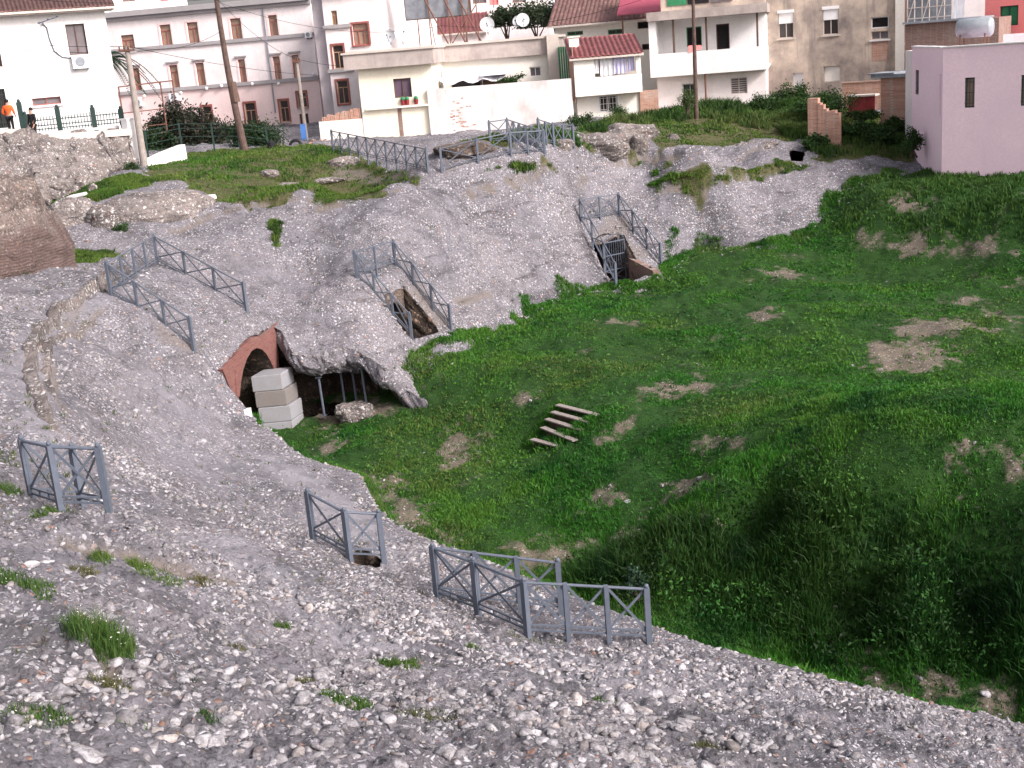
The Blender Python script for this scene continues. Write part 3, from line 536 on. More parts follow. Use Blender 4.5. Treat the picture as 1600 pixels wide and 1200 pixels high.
# ------------------------------------------------------------------ passages cut in the slope
def ring_strip(pts2, zlow, n=.15):
    p = dens(pts2, n); return np.c_[p, z1(p[:, 0], p[:, 1])], np.c_[p, np.full(len(p), zlow) if np.isscalar(zlow) else zlow]
def passage(P, zf, label, front, brick=None, arch_h=2.0):
    BL, BR, FR, FL = [np.array(q) for q in P[:, :2]]
    root = thing('passage', label, 'passage', (*((BL+BR+FR+FL)/4), zf))
    off = np.array(root.location)
    fl = [(*q, zf) for q in (BL, BR, FR, FL)]
    m = MB(); c = (BL+BR+FR+FL)/4
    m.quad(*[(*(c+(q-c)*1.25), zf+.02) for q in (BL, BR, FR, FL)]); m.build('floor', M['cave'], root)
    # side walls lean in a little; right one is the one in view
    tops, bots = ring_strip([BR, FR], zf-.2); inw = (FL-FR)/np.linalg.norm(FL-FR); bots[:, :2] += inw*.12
    sm = M['cave'] if front else M['earthwall']; V, F = strip([tops, (tops+bots)/2+np.r_[inw*.10, 0], bots], .09, 31, .08); np_mesh('side_wall', V, F, sm, None, False, root, off)  # closed pit swaps the earth wall for the shade-darkened tone
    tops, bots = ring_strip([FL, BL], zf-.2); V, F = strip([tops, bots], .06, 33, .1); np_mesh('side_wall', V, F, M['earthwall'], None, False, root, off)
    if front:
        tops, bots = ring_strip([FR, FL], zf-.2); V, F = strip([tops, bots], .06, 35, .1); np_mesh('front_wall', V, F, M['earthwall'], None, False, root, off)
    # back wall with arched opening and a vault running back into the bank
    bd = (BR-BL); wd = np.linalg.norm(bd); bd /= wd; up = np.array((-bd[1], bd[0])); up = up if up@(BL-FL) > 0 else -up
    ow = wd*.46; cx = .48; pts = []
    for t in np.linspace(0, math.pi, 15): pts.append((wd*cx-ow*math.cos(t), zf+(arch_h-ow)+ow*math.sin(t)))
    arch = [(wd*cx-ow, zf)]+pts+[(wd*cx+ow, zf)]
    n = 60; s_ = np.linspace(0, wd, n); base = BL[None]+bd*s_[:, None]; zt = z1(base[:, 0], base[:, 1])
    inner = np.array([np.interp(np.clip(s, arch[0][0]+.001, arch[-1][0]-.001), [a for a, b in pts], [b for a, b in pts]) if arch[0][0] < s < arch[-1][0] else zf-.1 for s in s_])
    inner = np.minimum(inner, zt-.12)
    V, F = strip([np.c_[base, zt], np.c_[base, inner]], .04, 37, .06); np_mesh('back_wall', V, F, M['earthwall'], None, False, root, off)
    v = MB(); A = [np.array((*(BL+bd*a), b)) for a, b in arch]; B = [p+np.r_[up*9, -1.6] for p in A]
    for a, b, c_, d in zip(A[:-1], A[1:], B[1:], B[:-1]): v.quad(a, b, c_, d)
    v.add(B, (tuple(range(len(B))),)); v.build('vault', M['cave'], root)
    if brick is not None:
        b_ = MB(); q0 = FR+(BR-FR)*.06+inw*.22; q1 = FR+(BR-FR)*brick+inw*.22
        b_.hexa([(*q0, zf), (*q1, zf), (*(q1-inw*.3), zf), (*(q0-inw*.3), zf), (*q0, zf+.95), (*q1, zf+1.15), (*(q1-inw*.3), zf+1.15), (*(q0-inw*.3), zf+.95)]); b_.build('brick_lining', M['brickruin'], root)
    return root, BL, BR, FR, FL, bd, up, wd, cx, ow
passage(PITF, PITF[3][2]-2.0, 'collapsed stairway passage with bare earth side wall between the middle pair of railings', True, None, 3.3)
pg = passage(PITG, PITG[3][2]-.35, 'deep passage behind the barred gate, brown earth wall above its brick lining', False, .72, 2.35)
# barred gate in the far passage
def gate():
    root, BL, BR, FR, FL, bd, up, wd, cx, ow = pg; zf = root.location.z
    c = BL+bd*(wd*.52)-up*.55; w_ = .62; g = thing('barred_gate', 'tall narrow grey barred gate with arched top in the far passage', 'gate', (*c, zf))
    P = lambda s, z, n=0.: np.array((*(c+bd*s-up*n), zf+z)); H = 2.0
    f = MB()
    for s in (-w_, w_): f.bar(P(s, 0), P(s, H), .05)
    for z in (.05, .62, 1.35, H): f.bar(P(-w_, z), P(w_, z), .045)
    f.tube([P(-w_*math.cos(t), H+.36*math.sin(t)) for t in np.linspace(0, math.pi, 13)], .022, 6); f.build('frame', M['steel'], g)
    b = MB()
    for s in np.linspace(-w_, w_, 10)[1:-1]: b.tube([P(s, .6), P(s, H+.34*math.sqrt(max(0, 1-(s/w_)**2)))], .014, 6)
    b.bar(P(-w_, .08), P(w_, .6), .03); b.bar(P(-w_, .6), P(w_, .08), .03); b.build('bars', M['steel'], g)
gate()
# small dark tunnel mouth at the top of the far slope
c = HOLE.mean(0); n = 40; t = dens(np.vstack((HOLE, HOLE[:1])), .05); r0 = np.c_[t, z1(t[:, 0], t[:, 1])]; dv = np.array((.22, 1, -.30))
V, F = strip([r0-np.array((0, 0, .0)), r0+dv*.3, r0+dv*1.5, r0+dv*4, (r0-c)*.1+c+dv*4.4], .04, 41, .12)
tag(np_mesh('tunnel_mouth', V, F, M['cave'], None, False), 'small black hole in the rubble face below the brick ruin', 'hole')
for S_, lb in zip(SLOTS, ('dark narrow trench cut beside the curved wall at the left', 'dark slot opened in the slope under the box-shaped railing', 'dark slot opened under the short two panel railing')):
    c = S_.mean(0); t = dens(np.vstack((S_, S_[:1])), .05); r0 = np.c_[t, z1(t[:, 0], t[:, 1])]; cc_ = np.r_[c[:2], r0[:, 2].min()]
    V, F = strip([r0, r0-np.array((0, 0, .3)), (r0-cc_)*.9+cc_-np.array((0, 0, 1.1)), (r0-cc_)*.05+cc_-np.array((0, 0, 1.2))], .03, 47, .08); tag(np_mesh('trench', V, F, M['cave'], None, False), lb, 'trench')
# low curved walls of the old gangway
for pts, h_, w_, lb in (([(205, 424), (168, 450), (132, 476), (96, 503), (68, 538), (58, 575), (63, 612), (78, 652), (104, 692)], .36, .26, 'low curved wall of pale mortar sweeping round the gangway at the left'), ([(152, 496), (104, 528), (80, 560), (80, 600), (97, 645)], .2, .2, 'lower curved kerb inside the sweep of the curved wall')):
    q = hits(pts); l = dens(q, .12); l += (fbm(l[:, 0], l[:, 1], .8, 2, 5)*.05)[:, None]; tg = np.gradient(l, axis=0); nl = np.c_[-tg[:, 1], tg[:, 0]]/np.linalg.norm(tg, axis=1)[:, None]; z_ = z1(l[:, 0], l[:, 1]); e = np.minimum(1, np.minimum(np.arange(len(l)), np.arange(len(l))[::-1])/12.); hz = h_*e*(.85+.25*fbm(l[:, 0], l[:, 1], 2.5, 3, 8))
    if nl[len(l)//2, 0] < 0: nl = nl
    else: nl = -nl
    V, F = strip([np.c_[l+nl*(w_+.25), z_-.1], np.c_[l+nl*w_, z_+hz*.8], np.c_[l, z_+hz], np.c_[l-nl*.06, z_-.25]], .022, 51, .05); tag(np_mesh('curved_wall', V, F, M['rock'], None, False), lb, 'wall')
# ------------------------------------------------------------------ red brick arch
def arch():
    root = thing('brick_arch', 'restored red brick arch standing over the entrance passage beside the stone pier', 'arch', (*ARCH_A, .8)); off = np.array(root.location)
    inner = [(369, 655), (369, 620), (371, 598), (375, 577), (381, 560), (388, 549), (396, 544), (404, 546), (411, 553), (417, 563), (422, 573), (427, 586), (428, 600), (429, 655)]
    outer = [(367, 655), (361, 620), (352, 598), (344, 578), (356, 563), (374, 544), (392, 526), (405, 526), (418, 515), (431, 503), (430, 535), (433, 580), (434, 600), (435, 655)]
    I = [on_arch(*q) for q in inner]; O = [on_arch(*q) for q in outer]
    L0 = O[0].copy(); I0 = I[0].copy(); O[0][2] = I[0][2] = O[-1][2] = I[-1][2] = .8
    nb = np.r_[an_, 0]*.09; m = MB()
    for a, b, c_, d in zip(O[:-1], O[1:], I[1:], I[:-1]):
        m.quad(d+nb, c_+nb, b+nb, a+nb); m.quad(a+nb, b+nb, b-nb*6, a-nb*6)
    m.build('face', M['brickarch'], root)
    v = MB(); bk = np.r_[-an_*8, .0]
    for a, b in zip(I[:-1], I[1:]): v.quad(a+nb*.98, b+nb*.98, b+bk, a+bk)
    v.add([p+bk for p in I], (tuple(range(len(I))),)); v.build('vault', M['cave'], root)  # vault lining takes the darkened tone for its shaded interior
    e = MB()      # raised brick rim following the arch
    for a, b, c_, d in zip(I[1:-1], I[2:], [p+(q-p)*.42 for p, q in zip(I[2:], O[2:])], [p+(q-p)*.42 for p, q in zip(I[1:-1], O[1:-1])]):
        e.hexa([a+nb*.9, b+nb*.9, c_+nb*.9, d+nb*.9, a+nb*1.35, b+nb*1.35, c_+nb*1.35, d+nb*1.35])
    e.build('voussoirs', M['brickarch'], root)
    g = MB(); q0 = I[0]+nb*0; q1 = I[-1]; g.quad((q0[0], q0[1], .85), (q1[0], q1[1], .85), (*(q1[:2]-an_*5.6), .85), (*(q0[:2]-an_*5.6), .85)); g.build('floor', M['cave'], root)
arch()
# the foot block and the pier of stacked stone blocks
def pier():
    A = at(413, 672, 12.85); z0 = A[2]-.35; fw = np.array((1, .05)); fw = fw/np.linalg.norm(fw); dp_ = np.array((.30, 1.)); dp_ /= np.linalg.norm(dp_)
    bl = at(397, 588, h=math.hypot(*A[:2]))
    root = thing('stone_pier', 'pier of four stacked grey stone blocks under the right foot of the brick arch', 'pier', (A[0], A[1], z0)); top = bl[2]; hs = np.linspace(z0, top, 5)
    for k in range(4):
        wd = 1.12+(.0, .02, -.03, -.06)[k]; dd = 1.0; o = A[:2]+fw*(-.06+(.02, .0, -.05, -.10)[k])-fw*.05
        q = [o, o+fw*wd, o+fw*wd+dp_*dd, o+dp_*dd]; c = sum(q)/4; m = MB(); b = .02
        rows = []
        for z, s in ((hs[k]+.008, .975), (hs[k]+.03, 1), (hs[k+1]-.035, 1), (hs[k+1]-.008, .97)): rows.append([(*(c+(p-c)*s), z) for p in q])
        vs = sum(rows, []); fs = [(3, 2, 1, 0), (12, 13, 14, 15)]+[(4*r+i, 4*r+(i+1) % 4, 4*r+4+(i+1) % 4, 4*r+4+i) for r in range(3) for i in range(4)]
        m.add(vs, fs); m.build('block', M['blockdark' if k == 2 else 'block'], root)
pier()
def rock(name, label, cat, c, size, seed, mat, res=(26, 16), rough=.22, rot=0., group=None, flat=.0):
    m = MB(); m.ball((0, 0, 0), 1, *res); V = np.array(m.v); n_ = V.copy()
    d = 1+rough*fbm(n_[:, 0]*1.3+seed*3.1, n_[:, 1]*1.3+n_[:, 2]*1.7, 1., 4, seed)*1.4+rough*.4*fbm(n_[:, 0]*4+seed, n_[:, 1]*4-n_[:, 2]*5, 1., 3, seed+5)
    V = V*d[:, None]
    if flat: V[:, 2] = np.where(V[:, 2] > flat, flat+(V[:, 2]-flat)*.3, V[:, 2])
    V = np.sign(V)*np.abs(V)**.85*np.asarray(size)
    ca, sa = math.cos(rot), math.sin(rot); V = np.c_[V[:, 0]*ca-V[:, 1]*sa, V[:, 0]*sa+V[:, 1]*ca, V[:, 2]]+np.asarray(c)
    m.v = [tuple(p) for p in V]; return m.thing(name, M[mat], label, cat, group, False, c)
p = at(389, 664, 11.2); m = MB(); m.box(p+np.array((0, .1, .18)), (.24, .3, .66), ((.97, .2, 0), (-.2, .97, 0), (0, 0, 1))); m.thing('marble_block', M['pvc'], 'small squared white block at the left foot of the brick arch', 'block')
p = hit(556, 655, Z2); rock('boulder', 'rounded rubble boulder lying in front of the propped cave', 'boulder', p+np.array((0, 0, .22)), (.72, .55, .42), 8, 'rock', (44, 26), .25)
for i, (b, t) in enumerate((((507, 650), (502, 592)), ((540, 637), (534, 584)), ((558, 634), (553, 586)), ((574, 642), (568, 588)))):
    d_ = (12.55, 12.45, 12.4, 12.4)[i]; B = at(*b, d_+.1); T = B+np.array((-.05, .03, 1.75 if i else 1.5)); m = MB(); m.tube([B, T], .045, 10)
    m.box(B+np.array((0, 0, .02)), (.2, .2, .03)); m.box(T, (.22, .22, .03))
    m.thing('steel_prop', M['steel'], ('leftmost grey steel prop beside the stone pier', 'second steel prop from the pier, holding up the cave roof', 'thin steel prop standing deep in the cave shadow', 'rightmost steel prop under the cave lip behind the boulder')[i], 'prop', 'steel props under the cave roof')
# ------------------------------------------------------------------ metal railings with crossed bars
def fence(label, runs, H=1.08, foot=.5, group='grey crossed bar railings', close=False):
    """runs: list of ([corner pixels], [panels per stretch]); every post and panel is its own part"""
    first = None; done = {}
    root = None
    for cs, npn in runs:
        W = [hit(*c) if len(c) == 2 else np.asarray(c, float) for c in cs]
        for i in range(len(W)):
            W[i] = np.array((W[i][0], W[i][1], z1(W[i][0], W[i][1])[0]))
        if root is None: root = thing('metal_railing', label, 'railing', W[0], group)
        for (A, B), n in zip(zip(W[:-1], W[1:]), npn):
            d = (B-A)/n; hd = d/np.linalg.norm(d[:2])
            for k in range(n+1):
                p = A+d*k; key = (round(p[0], 1), round(p[1], 1))
                if key not in done:
                    done[key] = 1; corner = k in (0, n); m = MB(); wd = .10 if corner else .075
                    m.box(p+np.array((0, 0, (H-foot)/2)), (wd, wd, H+foot), (np.array((hd[0], hd[1], 0)), np.array((-hd[1], hd[0], 0)), np.array((0, 0, 1.))))
                    if corner: m.ball(p+np.array((0, 0, H+.03)), .045, 8, 6)
                    m.build('post', M['steel'], root)
                if k < n:
                    q = p+d; m = MB(); up = np.array((0, 0, 1.)); e = .04/np.linalg.norm(d); p_, q_ = p+d*e, q-d*e
                    m.tube([p+up*(H-.03), q+up*(H-.03)], .028, 8); m.bar(p_+up*.25, q_+up*.25, .03); m.bar(p_+up*.15, q_+up*.15, .03)
                    for t in (.33, .67): m.bar(p_+(q_-p_)*t+up*.15, p_+(q_-p_)*t+up*.25, .03)
                    side = np.array((-hd[1], hd[0], 0))*.012
                    m.bar(p_+up*.27+side, q_+up*(H-.06)+side, .014, .045); m.bar(p_+up*(H-.06)-side, q_+up*.27-side, .014, .045)
                    for x in (p_, q_): m.bar(x+up*.15, x+up*(H-.04), .024)
                    m.build('panel', M['steel'], root)
    return root
fence('grey box-shaped railing around a pit, nearest the left edge of the photo', [([(52, 787), (98, 811)], [1]), ([(98, 811), (175, 826)], [1]), ([(52, 787), (129, 793)], [1]), ([(129, 793), (175, 826)], [1])], 1.12)
fence('short grey railing of two crossed panels on the slope between the two longer near railings', [([(491, 853), (547, 876), (601, 886)], [1, 1])], 1.05)
fence('long grey railing of two parallel arms nearest the podium edge', [([(684, 937), (747, 961), (825, 994)], [1, 1]), ([(825, 994), (1015, 1014)], [3]), ([(684, 937), (878, 968)], [3])], 1.08)
fence('wide U-shaped railing above the red brick arch', [([(175, 466), (303, 547)], [3]), ([(175, 466), (247, 416)], [4]), ([(247, 416), (386, 489)], [3])], 1.1)
fence('U-shaped railing around the open collapsed passage in the middle of the slope', [([(558, 437), (644, 533)], [3]), ([(558, 437), (618, 415)], [2]), ([(618, 415), (705, 517)], [3])], 1.02)
fence('U-shaped railing around the passage with the barred gate', [([(908, 346), (963, 447)], [3]), ([(908, 346), (968, 336)], [2]), ([(968, 336), (1033, 416)], [3])], 1.1)
fence('row of railing panels running up to the cream yard wall', [([(521, 236), (669, 269)], [10])], 1.12)
fence('low railing of four panels facing the slope below the whitewashed wall', [([(691, 271), (748, 262), (800, 255), (852, 247)], [1, 1, 2])], 1.12)
fence('receding railing of thin panels right under the peeling white wall', [([(767, 231), (795, 227)], [1]), ([(795, 227), (851, 247)], [6])], 1.1)
fence('short railing of two panels beside the big boulders', [([(843, 226), (866, 233), (897, 236)], [2, 2])], 1.1)
def cable(name, pts, r, mat, label, sag=0., group=None, cat='wire', n=24):
    P = [np.asarray(p, float) for p in pts]; out = []
    for a, b in zip(P[:-1], P[1:]): out += [a+(b-a)*t-np.array((0, 0, sag*4*t*(1-t))) for t in np.linspace(0, 1, n, endpoint=False)]
    m = MB(); m.tube(out+[P[-1]], r, 5); return m.thing(name, M[mat], label, cat, group)
a = hit(303, 540); b = hit(330, 578); cable('steel_cable', [a+np.array((0, 0, .35)), b+np.array((0, 0, .3)), np.array((*(ARCH0-an_*-.15), 3.9)), on_arch(364, 634, .25)], .014, 'steel', 'grey cable running down from the wide railing to the left foot of the brick arch', .05, None, 'cable', 8)
# ------------------------------------------------------------------ wooden steps in the grass
STEPS = [((866, 634), (929, 650)), ((858, 645), (919, 662)), ((849, 656), (906, 674)), ((842, 669), (893, 690)), ((826, 688), (868, 699))]
st = thing('wooden_steps', 'flight of five weathered wooden steps set in the grass bank', 'steps', hit(850, 690, Z2)); lastz = None
for k, (a, b) in enumerate(STEPS):
    A, B = hit(*a, Z2), hit(*b, Z2); z = (A[2]+B[2])/2+.07; A = at(*a, CH-z); B = at(*b, CH-z); A[2] = B[2] = z; d = (B-A)/np.linalg.norm(B-A); n_ = np.array((-d[1], d[0], 0))
    m = MB(); m.box((A+B)/2+n_*.14, (np.linalg.norm(B-A), .21, .04), (d, n_, np.array((0, 0, 1.)))); m.build('step', M['plank'], st)
    m = MB(); m.box((A+B)/2+n_*.24-np.array((0, 0, .17)), (np.linalg.norm(B-A)*.96, .06, .27), (d, n_, np.array((0, 0, 1.)))); m.build('riser', M['brownw'], st)
# ------------------------------------------------------------------ big rocks and slabs on the upper ground
for i, (u, v, sz, rt, lb) in enumerate([(935, 238, (1.7, 1.0, .75), -.35, 'long pale boulder sloping down left of the grassy gap'), (985, 222, (1.5, .9, .8), .1, 'big pale flat-topped boulder above the grassy gap'), (1000, 238, (.45, .5, .75), .1, 'narrow upright boulder at the right end of the flat-topped one'), (1053, 222, (.4, .35, .3), 0, 'small pale rock alone in the upper grass'),
        (510, 284, (.9, .6, .14), .2, 'flat pale stone slab in the middle of the upper lawn'), (450, 292, (.7, .4, .16), -.3, 'flat white stone near the lower edge of the upper lawn'), (537, 257, (.8, .5, .3), .3, 'weathered pinkish rock on the brown patch of the upper lawn'), (420, 274, (.5, .7, .2), .1, 'pale rock at the left of the upper lawn'), (878, 231, (.6, .5, .35), .4, 'grey rock between the railings under the white wall'),
        (1240, 165, (.5, .5, .4), .2, 'grey rock half hidden in weeds beside the stained building'), (730, 238, (1.5, .9, .42), .25, 'low brown earth mound with stones behind the four panel railing'), (1180, 232, (1.2, .5, .3), -.1, 'rubble outcrop at the end of the upper terrace')]):
    p = hit(u, v); rock('rock', lb, 'rock', p+np.array((0, .2, sz[2]*.25)), sz, 20+i, 'rock' if i != 10 else 'earthwall', (36, 22), .24, rt)
for (u, v, u2, v2, lb) in ((94, 320, 135, 308, 'white marble column piece lying in the grass under the rock wall'), (319, 316, 337, 312, 'thin white stone bar lying at the edge of the upper lawn')):
    a, b = hit(u, v), hit(u2, v2); m = MB(); m.tube([a+np.array((0, 0, .08)), (a+b)/2+np.array((0, 0, .12)), b+np.array((0, 0, .1))], [.15, .17, .14], 9); m.thing('stone_bar', M['marble'], lb, 'stone')
p = hit(146, 300); rock('rock', 'broken white marble lump at the end of the fallen column piece', 'rock', p+np.array((0, 0, .12)), (.2, .2, .26), 61, 'rock', (18, 12), .25)
# ------------------------------------------------------------------ buildings
class Fac:
    """a facade plane between two plan points; s along it, t = world height, n towards the viewer"""
    def __init__(F, a, b):
        F.A = np.array(a[:2], float); F.B = np.array(b[:2], float); F.L = np.linalg.norm(F.B-F.A); F.e = (F.B-F.A)/F.L; F.n = np.array((F.e[1], -F.e[0]))
        if F.n@F.A > 0 and F.n@(-F.A) < 0: pass
    def p(F, s, t, n=0.): q = F.A+F.e*s+F.n*n; return np.array((q[0], q[1], t))
    def px(F, u, v, n=0.):
        D = ray(u, v); A = F.A+F.n*n; k = (A@F.n)/(D[:2]@F.n); q = D*k; return (q[:2]-A)@F.e, q[2]+CH
    def rect(F, r, n=0.):
        u0, v0, u1, v1 = r; s, t = F.px((u0+u1)/2, (v0+v1)/2, n); P = F.p(s, t, n); dist = np.linalg.norm(P-np.array((0, 0, CH))); du, dv = u1-u0, v1-v0
        k = dist/FPX; wd = max(du-.09*dv, .6*du)*k; hg = max(dv-.09*du, .5*dv)*k; return [s-wd/2, s+wd/2, t-hg/2, t+hg/2]
    def rows(F, rs):
        R = [F.rect(r) for r in rs]; a = np.mean([r[2] for r in R]); b = np.mean([r[3] for r in R]); return [[r[0], r[1], a, b] for r in R]
    def box(F, m, s0, s1, t0, t1, n0, n1): return m.hexa([F.p(s0, t0, n1), F.p(s1, t0, n1), F.p(s1, t0, n0), F.p(s0, t0, n0), F.p(s0, t1, n1), F.p(s1, t1, n1), F.p(s1, t1, n0), F.p(s0, t1, n0)])
    def wall(F, m, s0, s1, t0, t1, holes=(), D=8., rev=.22, n=0.):
        holes = [[max(a, s0+.02), min(b, s1-.02), max(c, t0+.02), min(d, t1-.02)] for a, b, c, d in holes]; holes = [h for h in holes if h[1] > h[0] and h[3] > h[2]]
        S = sorted({s0, s1, *[h[0] for h in holes], *[h[1] for h in holes]}); T = sorted({t0, t1, *[h[2] for h in holes], *[h[3] for h in holes]})
        for a, b in zip(S[:-1], S[1:]):
            for c, d in zip(T[:-1], T[1:]):
                x, y = (a+b)/2, (c+d)/2
                if not any(h[0] < x < h[1] and h[2] < y < h[3] for h in holes): m.quad(F.p(a, c, n), F.p(b, c, n), F.p(b, d, n), F.p(a, d, n))
        for a, b, c, d in holes:
            q0 = [F.p(*k, n) for k in ((a, c), (b, c), (b, d), (a, d))]; q1 = [F.p(*k, n-rev) for k in ((a, c), (b, c), (b, d), (a, d))]
            for i in range(4): m.quad(q0[i], q0[(i+1) % 4], q1[(i+1) % 4], q1[i])
        r = -rev-.02+n
        for a, b, c, d in ((s0, s0, t0, t1), (s1, s1, t0, t1)): m.quad(F.p(a, c, n), F.p(a, d, n), F.p(a, d, r), F.p(a, c, r))
        m.quad(F.p(s0, t1, n), F.p(s1, t1, n), F.p(s1, t1, r), F.p(s0, t1, r))
        if D: F.box(m, s0, s1, t0, t1, n-D, r)
        return m
    def window(F, root, h, frame='tanw', pane='glass', cols=2, rows=0, trans=0., sill=None, bars=0, barm='iron', lintel=None, surround=None, n=0., fw=.06, name='window'):
        a, b, c, d = h; m = MB(); y0, y1 = n-.20, n-.12
        F.box(m, a, a+fw, c, d, y0, y1); F.box(m, b-fw, b, c, d, y0, y1); F.box(m, a+fw, b-fw, c, c+fw, y0, y1); F.box(m, a+fw, b-fw, d-fw, d, y0, y1)
        top = d-fw
        if trans: top = d-(d-c)*trans; F.box(m, a+fw, b-fw, top-fw/2, top+fw/2, y0, y1)
        for k in range(1, cols): x = a+(b-a)*k/cols; F.box(m, x-fw*.4, x+fw*.4, c+fw, top if trans else d-fw, y0+.005, y1)
        for k in range(1, rows+1): z = c+(top-c)*k/(rows+1); F.box(m, a+fw, b-fw, z-fw*.3, z+fw*.3, y0+.01, y1-.01)
        w_ = m.build(name, M[frame], root); g = MB(); F.box(g, a+.01, b-.01, c+.01, d-.01, n-.215, n-.185); g.build('pane', M[pane], w_)
        if sill: q = MB(); F.box(q, a-.1, b+.1, c-.1, c-.003, n-.1, n+.13); q.build('sill', M[sill], w_)
        if lintel: q = MB(); F.box(q, a-.18, b+.18, d+.16, d+.27, n-.05, n+.16); q.build('lintel', M[lintel], w_)
        if surround:
            q = MB(); e = .13; F.box(q, a-e, a-.003, c, d+e, n-.05, n+.035); F.box(q, b+.003, b+e, c, d+e, n-.05, n+.035); F.box(q, a-.003, b+.003, d+.003, d+e, n-.05, n+.033); q.build('surround', M[surround], w_)
        if bars:
            q = MB()
            for k in range(bars): x = a+(b-a)*(k+.5)/bars; q.bar(F.p(x, c, n-.03), F.p(x, d, n-.03), .022)
            for z in (c+.15*(d-c), c+.5*(d-c), c+.85*(d-c)): q.bar(F.p(a, z, n-.025), F.p(b, z, n-.025), .022)
            q.build('bars', M[barm], w_)
        return w_
    def thing(F, name, label, cat, z0, group=None): return thing(name, label, cat, (*(F.A+F.e*F.L/2), z0), group)
def ac_unit(F, r, root_label, n=.02):
    a, b, c, d = F.rect(r); root = thing('air_conditioner', root_label, 'air conditioner', F.p((a+b)/2, c, n)); m = MB(); F.box(m, a, b, c, d, n, n+.32); m.build('casing', M['pvc'], root)
    q = MB(); ctr = F.p((a*.55+b*.45), (c+d)/2, n+.325); R = min(d-c, b-a)*.36
    q.tube([ctr, ctr+np.r_[F.n, 0]*.012], R, 18); q.build('fan_grille', M['greysheet'], root); k = MB(); F.box(k, a+.1, a+.15, c-.08, c-.002, n-.02, n+.3); F.box(k, b-.15, b-.1, c-.08, c-.002, n-.02, n+.3); k.build('bracket', M['steel'], root)
def tiles(F, root, s0, s1, t0, t1, n0, n1, mat, name='roof', pitch=.22, amp=.05, thick=.1):
    """sloping tiled roof from the eave (t0,n0) to the ridge (t1,n1)"""
    ns = max(6, int((s1-s0)/pitch)*6); nr = 18; s_ = np.linspace(s0, s1, ns); V = []; e3 = np.r_[F.e, 0]; n3 = np.r_[F.n, 0]
    for j in range(nr+1):
        for lip in (0, 1):
            k = (j-(0.0 if lip else .98))/nr if j else 0.
            k = np.clip(k, 0, 1); z = t0+(t1-t0)*k+amp*np.abs(np.sin(np.pi*(s_-s0)/pitch))+(.035 if lip else 0)+.012*np.sin(s_*7+j*2.1); y = n0+(n1-n0)*k
            V.append(np.c_[F.A[0]+F.e[0]*s_+F.n[0]*y, F.A[1]+F.e[1]*s_+F.n[1]*y, z])
    V = np.array(V); r, c = V.shape[:2]; i = np.arange(r*c).reshape(r, c); Fc = np.stack((i[:-1, :-1], i[:-1, 1:], i[1:, 1:], i[1:, :-1]), -1).reshape(-1, 4)
    V = V.reshape(-1, 3); off = np.array(root.location); o = np_mesh(name, V, Fc, M[mat], None, False, root, off)
    b = MB(); d_ = .02; b.hexa([F.p(s0, t0-thick-d_, n0), F.p(s1, t0-thick-d_, n0), F.p(s1, t1-thick-d_, n1), F.p(s0, t1-thick-d_, n1), F.p(s0, t0-d_, n0), F.p(s1, t0-d_, n0), F.p(s1, t1-d_, n1), F.p(s0, t1-d_, n1)]); b.build('roof_deck', M['coping'], o)
    return o
ROAD = CH-2.5
# --- white house at the upper left
F = Fac(at(-130, 215, h=74.5), at(191, 200, h=75)); R = F.thing('white_house', 'white two storey house with tiled eaves and one tall brown window behind the iron fence', 'house', ROAD-.5)
W = F.rect((105, 39, 135, 84)); LW_ = F.rect((53, 151, 93, 165)); DR = F.rect((-12, 142, 13, 198)); ST = F.rect((-14, 82, 2, 104)); s1 = F.px(178, 110)[0]; eav = F.px(80, 17)[1]
m = F.wall(MB(), -1, s1, ROAD-1, eav, [W, LW_, DR, ST], 9); m.build('wall', M['white'], R)
F.window(R, W, 'brownw', 'glassgrey', 2); F.window(R, LW_, 'oxide', 'glassgrey', 2, sill='pinkish'); F.window(R, ST, 'brownw', 'glass', 1)
dd = F.window(R, DR, 'iron', 'glass', 2, bars=7, name='barred_door')
tiles(F, R, -1.4, s1+.5, eav+.02, eav+2.6, .75, -4.6, 'tilebrown'); b = MB(); F.box(b, -1.3, s1+.45, eav-.16, eav-.02, -.6, .62); b.build('eave_board', M['coping'], R)
ac_unit(F, (113, 86, 138, 107), 'white air conditioner under the tall brown window of the white house')
P = [F.p(*F.px(u, v), .05) for u, v in ((66, 37), (73, 43), (77, 60), (85, 80), (97, 89), (112, 91))]
m = MB(); m.tube(P, .03, 6); m.thing('service_cable', M['steel'], 'grey cable curving down the white house wall to the air conditioner', 'cable')
m = MB(); a = F.p(*F.px(66, 37), .0); n3 = np.r_[F.n, 0]; m.bar(a, a+n3*.7, .05); m.bar(a+n3*.6+np.array((-.3, 0, 0)), a+n3*.6+np.array((.9, 0, .28)), .05)
for k in (-.2, .3, .8): m.ball(a+n3*.6+np.array((k, 0, .09+k*.3)), .06, 8, 6)
m.thing('wire_bracket', M['steel'], 'metal wire bracket with insulators on the white house wall', 'bracket')
WH = F
